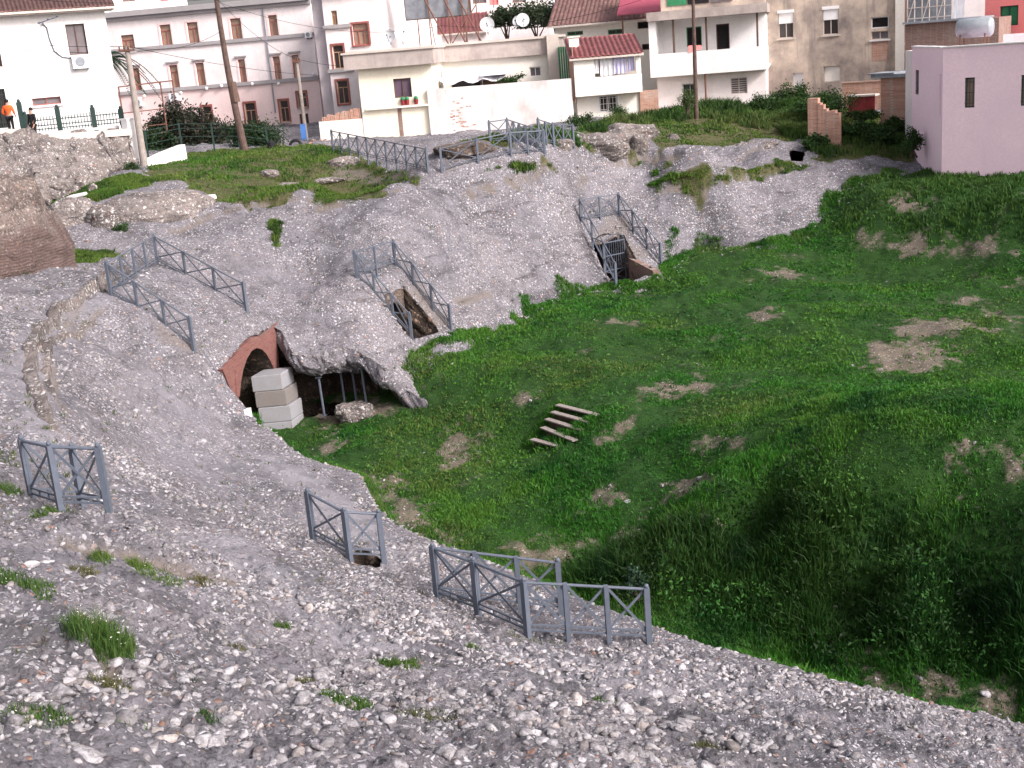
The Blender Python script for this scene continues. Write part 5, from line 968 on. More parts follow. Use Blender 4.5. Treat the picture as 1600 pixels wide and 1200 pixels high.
for u in (1408,): q = MB(); s = F.px(u, 60)[0]; F.box(q, s-.35, s1, zb, zt-.2, .003, .22); q.build('corner_pilaster', M['creamw'], R)
# --- pink house on the right
pc = at(1471, 272, h=63.9); pl_ = at(1424, 262, h=69.5); pr = at(1680, 262, h=62.2); F = Fac(pc, pr); z0 = pc[2]-1.; zt = F.px(1471, 75)[1]; R = F.thing('pink_house', 'plain pink flat-roofed house with two small barred windows at the right of the photo', 'house', z0)
h1, h2 = F.rows([(1506, 122, 1524, 166), (1594, 120, 1612, 164)]); m = F.wall(MB(), 0, F.L, z0, zt, [h1, h2], 0); F.box(m, .02, F.L, z0, zt-.35, -9, -.26)
G = Fac(pl_, pc); gw = G.rect((1429, 111, 1436, 146)); gw[0] -= .2; gw[1] += .3; G.wall(m, 0, G.L, z0, zt, [gw], 0)
m.build('wall', M['pink'], R)
for h in (h1, h2): F.window(R, h, 'iron', 'glasstan', 1, bars=3, lintel=None, barm='iron')
G.window(R, gw, 'iron', 'glassgrey', 1, bars=3)
m = MB(); F.box(m, -.06, F.L, zt+.003, zt+.06, -.3, .06); G.box(m, -.02, G.L-.27, zt+.003, zt+.06, -.3, .05); F.box(m, .3, F.L, zt-.5, zt+.25, -8.6, -8.3); m.build('parapet_coping', M['white'], R)
m = MB(); G.box(m, -2.2, -.01, z0, G.px(1415, 80)[1], -6, -.2); m.build('side_annex', M['pinkish'], R)
m = MB(); s = G.px(1445, 100)[0]; t_ = G.px(1460, 170); m.tube([G.p(G.L-.35, zt-1.2, .05), G.p(G.L-.35, zt-3.2, .05)], .03, 6); m.build('pipe', M['pink'], R)
# tank on the roof
ta, tb = at(1497, 44, h=67.), at(1550, 42, h=66.6); rr = 13.5*67/FPX; tb[2] = ta[2] = (ta[2]+tb[2])/2; R = thing('water_tank', 'grey cylindrical water tank lying on legs on the pink house roof', 'tank', (*((ta+tb)/2)[:2], zt-.4)); d = (tb-ta)/np.linalg.norm(tb-ta); m = MB(); m.tube([ta-d*.06, ta-d*.03, ta+d*.08, tb-d*.08, tb+d*.03, tb+d*.06], [rr*.3, rr*.8, rr, rr, rr*.8, rr*.3], 26); m.build('drum', M['tank'], R, True)
m = MB(); nn = np.array((-d[1], d[0], 0))
for k in (.12, .85):
    for q in (-.35, .35): c_ = ta+(tb-ta)*k+nn*q; m = MB(); m.bar((c_[0], c_[1], zt-.4), c_-np.array((0, 0, rr*.6)), .05); m.build('leg', M['rust'], R)
# --- coral house, dark brick wall with a scaffold frame, pale house between
F = Fac(at(1538, 60, h=84), at(1660, 55, h=83)); zt = CH+9; R = F.thing('coral_house', 'bright coral house with a green window behind the water tank', 'house', zb); h1 = F.rect((1563, 10, 1590, 39)); m = F.wall(MB(), 0, F.L, zb, zt, [h1], 8); m.build('wall', M['coral'], R); F.window(R, h1, 'iron', 'green', 2)
F = Fac(at(1414, 66, h=79), at(1585, 58, h=78)); R = F.thing('dark_brick_house', 'low dark brick house with a lattice frame on its roof behind the pink house', 'house', zb); zt = F.px(1470, 34)[1]; m = F.wall(MB(), 0, F.L*.86, zb, zt, [], 5); m.build('wall', M['brickruin'], R); m = MB(); F.box(m, -.1, F.L*.7, zt+.003, zt+.12, -5, .3); m.build('roof_slab', M['greysheet'], R)
m = MB(); a, b = F.px(1416, 10)[0], F.px(1486, 10)[0]
for k in range(7): x = a+(b-a)*k/6; m.bar(F.p(x, zt+.1, -.3), F.p(x, zt+3, -.3), .05)
for k in range(5): m.bar(F.p(a, zt+.3+k*.6, -.28), F.p(b, zt+.3+k*.6, -.28), .05)
for k in (0, 2, 4): m.bar(F.p(a+(b-a)*k/6, zt+.1, -.26), F.p(a+(b-a)*(k+2)/6, zt+2.7, -.26), .04)
m.build('lattice_frame', M['coping'], R); m = MB(); F.box(m, a, b, zt+.125, zt+3, -4.5, -.6); m.build('upper_wall', M['greysheet'], R)
F = Fac(at(1482, 40, h=100), at(1560, 38, h=100)); m = F.wall(MB(), 0, F.L, zb, CH+9, [], 8); m.thing('pale_house', M['white'], 'plain white house between the lattice frame and the coral house', 'house')
# --- brick walls and red panel by the weeds
F = Fac(at(1376, 195, h=74), at(1436, 190, h=73)); m = MB(); zt = F.px(1400, 121)[1]; F.wall(m, 0, F.L, CH-7.5, zt, [], .35); m.thing('brick_wall', M['brick'], 'rough pale red brick wall against the left side of the pink house', 'wall')
m = MB(); F.box(m, -.5, F.L, zt+.003, zt+.2, -1.6, .2); F.box(m, -.7, F.L*.4, zt+.203, zt+.28, -1.5, .25); m.thing('roof_sheet', M['greysheet'], 'sagging grey roof sheets over the rough brick wall', 'roof')
F = Fac(at(1316, 160, h=80), at(1380, 155, h=79.5)); m = MB(); zt = F.px(1345, 129)[1]; F.wall(m, 0, F.L, CH-6, zt, [], .35); F.box(m, -.05, F.L, zt+.003, zt+.07, -.4, .06); m.thing('brick_wall', M['brick'], 'orange brick garden wall behind the dark red panel', 'wall')
F = Fac(at(1325, 170, h=77), at(1368, 168, h=76.5)); a, b, c, d = F.rect((1325, 150, 1367, 176)); R = thing('metal_screen', 'dark red sheet panel standing in the weeds', 'panel', F.p((a+b)/2, c-.5)); m = MB(); F.box(m, a, b, c-.6, d, -.04, 0); m.build('sheet', M['red'], R); m = MB(); F.box(m, a-.1, b+.05, d+.003, d+.1, -.7, .1); m.build('cap', M['coping'], R)
# stepped brick ruin
F = Fac(at(1262, 207, h=70), at(1312, 203, h=69.5)); m = MB(); z0 = CH-7.; tops = [(1262, 1278, 156), (1278, 1282, 160), (1282, 1287, 165), (1287, 1292, 171), (1292, 1298, 174), (1298, 1305, 175), (1305, 1311, 177)]; rg = random.Random(2)
for u0, u1, v in tops:
    a, b = F.px(u0, 190)[0], F.px(u1, 190)[0]; F.box(m, a, b-.003, z0, F.px((u0+u1)/2, v)[1]+rg.uniform(-.05, .08), -.42-rg.uniform(0, .05), rg.uniform(-.02, .02))
m.thing('brick_ruin', M['brick'], 'stepped stump of an orange brick wall above the black hole', 'ruin')
# --- far background houses closing the view
for i, (u0, u1, v, h, mt, lb, wins) in enumerate(((150, 300, -30, 150, 'white', 'white house far behind the left bay of the pink apartment house', [(192, -4, 210, 3), (250, -6, 262, 2)]), (588, 700, -60, 110, 'pinkish', 'pale pink block behind the leftmost satellite dishes', [(607, 7, 616, 29), (620, -20, 632, -5)]),
        (690, 905, -70, 140, 'pinkish', 'pale block with red blinds far behind the billboard', [(738, -8, 760, 6), (764, -6, 779, 8), (800, -12, 822, 4), (850, -14, 870, 0)]), (860, 1050, -45, 125, 'white', 'whitish block far behind the brown tiled roof', [(880, -8, 896, 6), (920, -10, 940, 4)]), (1030, 1210, -45, 120, 'creamw', 'pale block behind the roof terrace of the white house', []), (1400, 1620, -45, 130, 'creamw', 'cream block far behind the coral house', []))):
    F = Fac(at(u0, 60, h=h), at(u1, 55, h=h)); R = F.thing('background_house', lb, 'house', CH-6); hs = [F.rect(r) for r in wins]; m = F.wall(MB(), 0, F.L, CH-6.2, F.px((u0+u1)/2, v)[1], hs, 10); m.build('wall', M[mt], R)
    for k, q in enumerate(hs): F.window(R, q, 'coral' if k == 1 else 'tanw', 'coral' if k == 1 and i == 2 else 'glassgrey', 2)
F = Fac(at(690, 60, h=100), at(760, 55, h=100)); R = F.thing('red_roof_house', 'low house with a worn red tiled roof behind the billboard struts', 'house', CH-6); z_ = F.px(715, 52)[1]; m = F.wall(MB(), 0, F.L, CH-6, z_, [], 6); m.build('wall', M['pinkish'], R); tiles(F, R, -.3, F.L+.3, z_+.02, z_+1.5, .5, -4.5, 'tile', pitch=.3)
# ------------------------------------------------------------------ poles and wires
def pole(name, base, top, r0, r1, mat, label, cross=(), curve=0.):
    base = np.array(base); top = np.array(top); root = thing(name, label, 'utility pole', base); m = MB(); n = 12; P = [base+(top-base)*k/n+np.array((curve*math.sin(math.pi*k/n), 0, 0)) for k in range(n+1)]; m.tube([base-np.array((0, 0, .6))]+P, [r0]+[r0+(r1-r0)*k/n for k in range(n+1)], 12); m.build('shaft', M[mat], root)
    for z, L in cross:
        q = MB(); c = base+(top-base)*z; q.bar(c+np.array((-L/2, -.14, 0)), c+np.array((L/2, -.14, .0)), .08)
        for x in np.linspace(-L/2+.06, L/2-.06, 4): q.tube([c+np.array((x, -.14, .03)), c+np.array((x, -.14, .2))], [.03, .045], 7)
        q.build('crossarm', M['rust'], root)
    return root, np.array(top)
b1 = hit(226, 262); t1 = at(198, 72, h=np.hypot(*b1[:2])); pole('utility_pole', b1, t1, .19, .13, 'polec', 'tapered concrete pole standing at the right end of the rubble bank', [(.965, .8)])
b2 = hit(383, 238); t2 = at(334, -30, h=np.hypot(*b2[:2])); pole('utility_pole', b2, t2, .22, .12, 'polew', 'tall dark wooden pole standing in the upper lawn in front of the pink apartment house', [(.90, .9)], -.12)
q = MB(); c_ = b2+(t2-b2)*.30; q.tube([c_, c_+(t2-b2)*.12], [.25, .19], 10); q.thing('pole_sleeve', M['brownw'], 'dark sleeve around the middle of the tall wooden pole', 'sleeve')
b3 = at(1088, 178, h=74.); t3 = at(1082, -30, h=74); pole('utility_pole', b3, t3, .13, .09, 'polew', 'thin brown pole in the weeds before the loggia house', [(.88, .6)])
b4 = at(481, 234, h=79); t4 = at(463, 92, h=79); r4, _ = pole('utility_pole', b4, t4, .13, .10, 'polec', 'thin grey pole at the pink apartment house door with a small blue sign', [(.97, .5)])
q = MB(); c_ = at(474, 206, h=78.7); q.box(c_, (.34, .03, .95)); q.build('blue_sign', M['blue'], r4)
Wl = at(-120, 45, h=70); W2 = at(-120, 58, h=70)
cable('overhead_wire', [Wl, t1, AP.p(*AP.px(520, 118), .4)], .013, 'black', 'upper black wire from the left edge over the concrete pole', .3, 'overhead wires'); cable('overhead_wire', [W2, t1-np.array((0, 0, .25))], .013, 'black', 'lower black wire from the left edge to the concrete pole', .3, 'overhead wires')
cable('overhead_wire', [at(-60, -12, h=66), b2+(t2-b2)*.9], .013, 'black', 'black wire crossing above the white house to the wooden pole', .35, 'overhead wires'); cable('overhead_wire', [t1, b2+(t2-b2)*.72], .012, 'black', 'slack black wire between the concrete pole and the wooden pole', .5, 'overhead wires')
cable('overhead_wire', [b2+(t2-b2)*.9, t4, at(640, 92, h=78)], .012, 'black', 'thin wire from the wooden pole past the blue-sign pole to the cream house', .45, 'overhead wires'); cable('overhead_wire', [b2+(t2-b2)*.88, at(690, 40, h=82), t3], .012, 'black', 'long thin wire from the wooden pole across the roofs to the thin brown pole', .9, 'overhead wires')
# red pergola
R = thing('metal_pergola', 'rusty red metal pergola frame behind the concrete pole', 'pergola', at(220, 215, h=80)); P = {k: at(*k, h=80) for k in ((185, 136), (250, 128), (262, 215), (200, 220))}
a, b = at(185, 136, h=80), at(250, 128, h=80); zg = CH-4.6; m = MB()
for c_ in (a, b, a+np.array((0, 3, 0)), b+np.array((0, 3, 0))): m = MB(); m.bar((c_[0], c_[1], zg), c_, .07); m.build('post', M['rust'], R)
m = MB()
for o_ in (0, 3): m.bar(a+np.array((0, o_, 0)), b+np.array((0, o_, 0)), .07)
for c_ in (a, b): m.bar(c_, c_+np.array((0, 3, 0)), .06)
for k in (.38, .6, .72, .8): m.bar((a[0], a[1], a[2]+(zg-a[2])*k), (b[0], b[1], b[2]+(zg-b[2])*k), .06)
m.build('rails', M['rust'], R)
# little things by the lawn: dark bin and tyre, brick heap
p = at(425, 236, h=75); m = MB(); m.tube([p-np.array((0, 0, .2)), p+np.array((0, 0, .5)), p+np.array((0, 0, .62))], [.2, .24, .1], 10); m.thing('black_bag', M['black'], 'small black bag standing at the far edge of the upper lawn', 'bag')
p = at(462, 228, h=76); m = MB(); m.tube([p+np.array((.33*math.cos(t), 0, .33*math.sin(t))) for t in np.linspace(0, 2*math.pi, 25)], .09, 8, False); m.thing('old_tyre', M['black'], 'black tyre standing upright by the thin grey pole', 'tyre')
p = at(497, 232, h=76); m = MB(); rg = random.Random(3)
for k in range(60):
    a = rg.uniform(0, 6.3); x = np.array((rg.gauss(0, .42), rg.gauss(0, .3), abs(rg.gauss(0, .22)))); m.box(p+x, (.24, .11, .07), Matrix.Rotation(a, 3, (rg.random(), rg.random(), 1)).row[:])
m.thing('brick_heap', M['brick'], 'heap of orange bricks at the foot of the cream yard wall', 'bricks')
# ------------------------------------------------------------------ loose stones on the seating slope
rng = np.random.default_rng(7)
PHI = (1+5**.5)/2
ICO_V = np.array([(-1, PHI, 0), (1, PHI, 0), (-1, -PHI, 0), (1, -PHI, 0), (0, -1, PHI), (0, 1, PHI), (0, -1, -PHI), (0, 1, -PHI), (PHI, 0, -1), (PHI, 0, 1), (-PHI, 0, -1), (-PHI, 0, 1)])/math.hypot(1, PHI)
ICO_F = np.array([(0, 11, 5), (0, 5, 1), (0, 1, 7), (0, 7, 10), (0, 10, 11), (1, 5, 9), (5, 11, 4), (11, 10, 2), (10, 7, 6), (7, 1, 8), (3, 9, 4), (3, 4, 2), (3, 2, 6), (3, 6, 8), (3, 8, 9), (4, 9, 5), (2, 4, 11), (6, 2, 10), (8, 6, 7), (9, 8, 1)])
def subdiv(V, F):
    V = [tuple(v) for v in V]; c = {}; out = []
    def mid(a, b):
        k = (min(a, b), max(a, b))
        if k not in c: m = (np.array(V[a])+np.array(V[b]))/2; c[k] = len(V); V.append(tuple(m/np.linalg.norm(m)))
        return c[k]
    for a, b, d in F: x, y, z = mid(a, b), mid(b, d), mid(d, a); out += [(a, x, z), (b, y, x), (d, z, y), (x, y, z)]
    return np.array(V), np.array(out)
ICO2 = subdiv(ICO_V, ICO_F)
def scatter_stones(name, x, y, rad, zf, colf, base=(ICO_V, ICO_F), sink=.2, jit=.28, flat=(.45, .85), nvar=10):
    n = len(x); V0, F0 = base; kv = len(V0); z = zf(x, y); vs = []
    for k in range(nvar):
        d = 1+rng.uniform(-jit, jit, kv); v = V0*d[:, None]
        if kv > 12:                                   # chip flat faces
            for q in range(9): nn = rng.normal(size=3); nn /= np.linalg.norm(nn); s = v@nn; lim = rng.uniform(.38, .72); v = v-np.clip(s-lim, 0, 9)[:, None]*nn
        vs.append(v)
    vs = np.array(vs); vi = rng.integers(0, nvar, n); a = rng.uniform(0, 6.283, n); sx = rad*rng.uniform(.8, 1.5, n); sy = rad*rng.uniform(.65, 1.1, n); sz = rad*rng.uniform(*flat, n)
    P = vs[vi]*np.stack((sx, sy, sz), -1)[:, None]; ca, sa = np.cos(a)[:, None], np.sin(a)[:, None]; tx, ty = rng.normal(0, .2, n)[:, None], rng.normal(0, .2, n)[:, None]
    X = P[..., 0]*ca-P[..., 1]*sa; Y = P[..., 0]*sa+P[..., 1]*ca; Z = P[..., 2]+X*tx+Y*ty
    V = np.stack((X+x[:, None], Y+y[:, None], Z+(z-sz*sink)[:, None]), -1).reshape(-1, 3); F = (F0[None]+(np.arange(n)*kv)[:, None, None]).reshape(-1, 3)
    cols = np.repeat(colf(n, x, y), kv, 0); return tag(np_mesh(name, V, F, M['stones'], {'col': cols}), kind='stuff')
def stonecol(n, x, y, lo=.21, hi=.50):
    b = rng.uniform(lo, hi, n)**1.0; c = np.stack((b*.99, b*.96, b*1.0), -1); k = rng.random(n); c[k < .012] = np.array((.24, .15, .12))*rng.uniform(.7, 1.3, ((k < .012).sum(), 1)); c[(k > .85)] *= np.array((1.0, .93, .86)); return c
def ps(n, r0, r1, am=27.): a = np.radians(rng.uniform(-am, am, n)); r = np.exp(rng.uniform(math.log(r0), math.log(r1), n)); return r*np.sin(a), r*np.cos(a), r
def s1_ok(x, y, allow=.3):
    g, e, p = masks1(x, y); k = (sdf(x, y, CUT) < -.08) & (g < allow) & (rng.random(len(x)) > p*.7)
    for P in HOLES[1:]: k &= sdf(x, y, P) < -.05
    return k
x, y, r = ps(90000, 7, 62); clus = np.clip(.45+2.2*fbm(x, y, .38, 3, 61)+.7*fbm(x, y, 1.7, 2, 62), .03, 1.2)
k = (rng.random(len(x)) < np.minimum(1, r*r/420)*clus) & s1_ok(x, y); x, y, r = x[k], y[k], r[k]
rad = np.clip(np.exp(rng.normal(math.log(.031), .40, len(x))), .018, .10)*np.where(r > 30, 1.15, 1)
scatter_stones('pebbles', x, y, rad, z1, stonecol, sink=.2)
BIG = pxpoly([(-40, 1075), (150, 1050), (500, 1045), (700, 1075), (960, 1095), (1200, 1160), (1200, 1240), (-40, 1260)])
x, y, r = ps(30000, 7, 17); s_ = sdf(x, y, BIG)+.5*fbm(x, y, 1.1, 2, 5); k = (rng.random(len(x)) < np.where(s_ > 0, .17*np.clip(1+1.9*fbm(x, y, .9, 2, 67), .1, 2), .03*np.clip(1+1.5*fbm(x, y, .7, 2, 66), 0, 2))*(r/10)**2*.5) & s1_ok(x, y, .5); x, y = x[k], y[k]
rad = np.clip(np.exp(rng.normal(math.log(.068), .42, len(x))), .03, .17); scatter_stones('rubble_stones', x, y, rad, z1, lambda n, x, y: stonecol(n, x, y, .24, .58), ICO2, .1, .24, (.4, .7), 18)
PEB = [pxpoly(p) for p in [[(345, 905), (400, 900), (520, 955), (560, 1000), (500, 985), (420, 950)], [(680, 985), (800, 1010), (1000, 1050), (1250, 1090), (1150, 1110), (950, 1080), (780, 1060)], [(560, 960), (690, 980), (760, 1050), (650, 1030)], [(20, 690), (200, 690), (330, 760), (250, 800), (190, 740)], [(860, 990), (1000, 1020), (1250, 1060), (1450, 1110), (1300, 1110), (1000, 1060)]]]
x, y, r = ps(60000, 9, 26); s_ = np.max([sdf(x, y, P) for P in PEB], 0)+.4*fbm(x, y, 1.4, 2, 8); k = (rng.random(len(x)) < np.where(s_ > 0, .5, 0)*np.minimum(1, (r/18)**2)) & s1_ok(x, y, .6); x, y = x[k], y[k]
scatter_stones('set_cobbles', x, y, np.clip(np.exp(rng.normal(math.log(.055), .3, len(x))), .03, .11), z1, lambda n, x, y: stonecol(n, x, y, .32, .60), ICO2, .1, .2, (.45, .75), 14)
q = dens(np.array(EP), .12); q = q+rng.normal(0, .035, q.shape); tgd = np.gradient(q, axis=0); q = q-np.c_[tgd[:, 1], -tgd[:, 0]]*.4/np.linalg.norm(tgd, axis=1)[:, None]*.14
scatter_stones('rim_stones', q[:, 0], q[:, 1], np.clip(rng.normal(.07, .018, len(q)), .035, .12), z1, lambda n, x, y: stonecol(n, x, y, .22, .46), ICO2, .3, .2, (.5, .9), 12)
# stones spilled over the rim and along the foot of the far slope, and lying in the worn patches
def along(line, n, sd, sh=0.): q = dens(line, .1); i = rng.integers(0, len(q), n); t = np.gradient(q, axis=0); nr = np.c_[t[:, 1], -t[:, 0]]/np.linalg.norm(t, axis=1)[:, None]; p = q[i]+nr[i]*(sh+np.abs(rng.normal(0, sd, n)))[:, None]; return p[:, 0], p[:, 1]
x1_, y1_ = along(np.array(EP), 1500, .55, .15); x2_, y2_ = along(np.array(FB), 1500, .5, -.1); x3_, y3_, _ = ps(26000, 17, 60, 26); k = (rng.random(len(x3_)) < mask2(x3_, y3_)**2*.5) & (sdf(x3_, y3_, CUT) > .3); x = np.r_[x1_, x2_, x3_[k]]; y = np.r_[y1_, y2_, y3_[k]]; rr_ = np.hypot(x, y)
scatter_stones('scattered_stones', x, y, np.clip(np.exp(rng.normal(math.log(.034), .5, len(x))), .015, .14), z2, lambda n, x, y: stonecol(n, x, y, .22, .52), ICO2, .1, .2, (.5, .9), 12)
def around(P, n, sd): q = dens(np.vstack((P, P[:1])), .05); i = rng.integers(0, len(q), n); p = q[i]+rng.normal(0, sd, (n, 2)); return p[:, 0], p[:, 1]
xs = [around(PITF[:, :2], 300, .10), around(PITG[:, :2], 300, .12), around(HOLE[:, :2], 60, .10), along(np.array(LP), 300, .10, -.12)]; x = np.concatenate([a for a, b in xs]); y = np.concatenate([b for a, b in xs]); k = np.ones(len(x), bool)
for P in HOLES: k &= sdf(x, y, P) < -.02
x, y = x[k], y[k]
scatter_stones('broken_edge_stones', x, y, np.clip(np.exp(rng.normal(math.log(.075), .45, len(x))), .03, .17), z1, lambda n, x, y: stonecol(n, x, y, .15, .40), ICO2, .3, .22, (.5, .9), 14)
# ------------------------------------------------------------------ grass
def blades(name, x, y, z, hgt, wid, col, nb=5, spread=.05, lean=.5, tag_it=True, parent=None, off=None, mat='blade'):
    n = len(x)*nb; X = np.repeat(x, nb)+rng.normal(0, spread, n); Y = np.repeat(y, nb)+rng.normal(0, spread, n); Z = np.repeat(z, nb)-.02; H = np.repeat(hgt, nb)*rng.uniform(.55, 1.25, n); W = np.repeat(wid, nb)*rng.uniform(.7, 1.3, n)
    a = rng.uniform(0, 6.283, n); b = rng.uniform(0, 6.283, n); l = np.abs(rng.normal(0, lean, n))*H; dx, dy = np.cos(a)*W/2, np.sin(a)*W/2; ex, ey = np.cos(b)*l, np.sin(b)*l
    V = np.empty((n, 5, 3)); V[:, 0] = np.stack((X-dx, Y-dy, Z), -1); V[:, 1] = np.stack((X+dx, Y+dy, Z), -1); V[:, 2] = np.stack((X+dx*.8+ex*.35, Y+dy*.8+ey*.35, Z+H*.6), -1); V[:, 3] = np.stack((X-dx*.8+ex*.35, Y-dy*.8+ey*.35, Z+H*.6), -1); V[:, 4] = np.stack((X+ex, Y+ey, Z+H*.95), -1)
    i = np.arange(n)[:, None]*5; F = np.concatenate((i+np.array((0, 1, 2)), i+np.array((0, 2, 3)), i+np.array((3, 2, 4))), 0)
    c = np.repeat(np.repeat(col, nb, 0)*rng.uniform(.75, 1.3, (n, 1)), 5, 0); o = np_mesh(name, V.reshape(-1, 3), F, M[mat], {'col': c}, False, parent, off); return tag(o, kind='stuff') if tag_it else o
def leaves(name, C_, size, col, tag_it=True, parent=None, off=None, up=.35, mat='leaf'):
    n = len(C_); d = rng.normal(size=(n, 3)); d[:, 2] += up; d /= np.linalg.norm(d, axis=1)[:, None]; t = np.cross(d, rng.normal(size=(n, 3))); t /= np.linalg.norm(t, axis=1)[:, None]; u = np.cross(d, t); s = (size*rng.uniform(.6, 1.4, n))[:, None]
    V = np.stack((C_-t*s, C_+u*s*.42+d*s*.12, C_+t*s, C_-u*s*.42+d*s*.12), 1); F = np.arange(n*4).reshape(n, 4); c = np.repeat(col*rng.uniform(.7, 1.35, (n, 1)), 4, 0); o = np_mesh(name, V.reshape(-1, 3), F, M[mat], {'col': c}, False, parent, off); return tag(o, kind='stuff') if tag_it else o
def gcol(x, y, a=(.029, .142, .012), b=(.075, .185, .022), c=(.012, .070, .011)):
    k = np.clip(.5+1.1*fbm(x, y, .35, 3, 101)+.35*rng.normal(size=len(x)), 0, 1)[:, None]; q = np.clip(1.6*fbm(x, y, .9, 3, 103)-.1+.25*rng.normal(size=len(x)), 0, 1)[:, None]
    o = (np.array(a)*(1-k)+np.array(b)*k)*(1-q)+np.array(c)*q; d = (sstep(.12, .42, fbm(x, y, .22, 4, 107))*.55*np.clip(.6+rng.normal(0, .5, len(x)), 0, 1.3))[:, None]; return o*(1-d)+np.array((.125, .135, .045))*d
RIMG = None
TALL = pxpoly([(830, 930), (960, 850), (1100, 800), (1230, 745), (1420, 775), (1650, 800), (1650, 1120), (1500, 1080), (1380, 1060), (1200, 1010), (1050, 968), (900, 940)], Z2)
BANK = pxpoly([(1285, 310), (1400, 270), (1650, 255), (1650, 385), (1480, 378), (1300, 365)], Z2)
SHORE = pxpoly([(625, 620), (640, 585), (720, 545), (820, 500), (880, 470), (900, 480), (800, 560), (780, 640), (700, 680), (560, 690), (480, 690), (470, 665), (600, 650)], Z2)
x, y, r = ps(320000, 16, 66, 34.5); vis = (sdf(x, y, CUT) > .12) | ((y > 43.5) & (sdf(x, y, OUT) > .2)); x, y, r = x[vis], y[vis], r[vis]; b = mask2(x, y); k = rng.random(len(x)) > b*1.25-.22; x, y, r = x[k], y[k], r[k]
z = z2(x, y); tl = sstep(-.5, .9, sdf(x, y, TALL)); bk = sstep(-.6, .8, sdf(x, y, BANK)); sh = sstep(-.4, .8, sdf(x, y, SHORE)); cl = np.clip(.75+1.2*fbm(x, y, .6, 3, 111), .35, 1.6)
h = (.088+.03*sh+.05*(y < 36)+.30*tl+.16*bk)*cl; w = np.clip(r*.00075, .010, .05)*(1+.5*tl)
col = gcol(x, y); col = col*(1-.72*tl[:, None])+np.array((.004, .022, .006))*.5*tl[:, None]; col = col*(1-.55*bk[:, None])+np.array((.045, .075, .022))*.55*bk[:, None]  # tall zone: dark green blades darkened further for the deep shade of the bank
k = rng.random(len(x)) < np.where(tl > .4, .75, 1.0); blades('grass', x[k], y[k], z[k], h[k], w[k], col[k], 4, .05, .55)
x, y, r = ps(220000, 17, 60, 34); tl = sdf(x, y, TALL)+.8*fbm(x, y, .8, 2, 120); bk = sdf(x, y, BANK); p_ = np.where(tl > 0, .9, np.where(bk > 0, .35, .22*np.clip(1+2*fbm(x, y, .7, 2, 121), 0, 2)))*(1-mask2(x, y)); k = (rng.random(len(x)) < p_) & (sdf(x, y, CUT) > .15); x, y, r, tl, bk = x[k], y[k], r[k], tl[k], bk[k]
hh = np.where(tl > 0, .55*np.clip(.7+1.1*fbm(x, y, .7, 2, 122), .2, 1.5), np.where(bk > 0, .35, .14)); zz = z2(x, y)+hh*rng.random(len(x))**.6; c_ = gcol(x, y, (.02, .10, .012), (.05, .14, .018), (.010, .055, .012)); c_ *= np.where(tl > 0, np.clip(.42+.9*fbm(x, y, .85, 2, 170), .2, 1.0), 1.)[:, None]  # bank leaves darkened by clump, the trench shade painted into their colour
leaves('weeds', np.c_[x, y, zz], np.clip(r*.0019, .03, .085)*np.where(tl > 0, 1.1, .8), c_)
def fill(polys, n, hfun, name, a, b, am=27, r0=30, r1=90, nb=4):
    x, y, r = ps(n, r0, r1, am); k = np.zeros(len(x), bool)
    for P in polys: k |= sdf(x, y, P)+fbm(x, y, 1.3, 3, 5)*.5 > 0
    for P in polys:                      # steep strips need more roots than their plan area gives
        lo, hi = P.min(0), P.max(0); q = P-P.mean(0); ar = abs(np.sum(q[:, 0]*np.roll(q[:, 1], -1)-q[:, 1]*np.roll(q[:, 0], -1)))/2
        if ar < 25: ne = int((hi-lo).prod()*600)+50; xe, ye = rng.uniform(lo[0], hi[0], ne), rng.uniform(lo[1], hi[1], ne); x = np.r_[x, xe]; y = np.r_[y, ye]; r = np.r_[r, np.hypot(xe, ye)]; k = np.r_[k, sdf(xe, ye, P)+fbm(xe, ye, 2., 2, 5)*.3 > 0]
    e = masks1(x, y)[1]; k &= (rng.random(len(x)) > e*1.1); 
    for P in HOLES[1:]: k &= sdf(x, y, P) < 0
    x, y, r = x[k], y[k], r[k]; z = z1(x, y); blades(name, x, y, z, hfun(x, y), np.clip(r*.00075, .02, .06), gcol(x, y, a, b, (.02, .05, .012)), nb, .07, .5)
fill(GRASSY, 150000, lambda x, y: .14*np.clip(.8+1.3*fbm(x, y, .7, 3, 131), .3, 1.8), 'hill_grass', (.045, .125, .014), (.105, .165, .028))
WEEDP = [pxpoly(p) for p in [[(905, 200), (1000, 182), (1080, 168), (1200, 160), (1245, 168), (1245, 205), (1180, 205), (1090, 185), (1000, 196), (930, 212)], [(1262, 240), (1300, 205), (1420, 190), (1432, 250), (1380, 245), (1300, 250)], [(1215, 165), (1262, 160), (1262, 220), (1225, 215)]]]
fill(WEEDP, 60000, lambda x, y: .42*np.clip(.9+1.2*fbm(x, y, .7, 3, 141), .3, 1.7), 'tall_weeds', (.03, .085, .014), (.065, .12, .025), 27, 55, 90, 5)
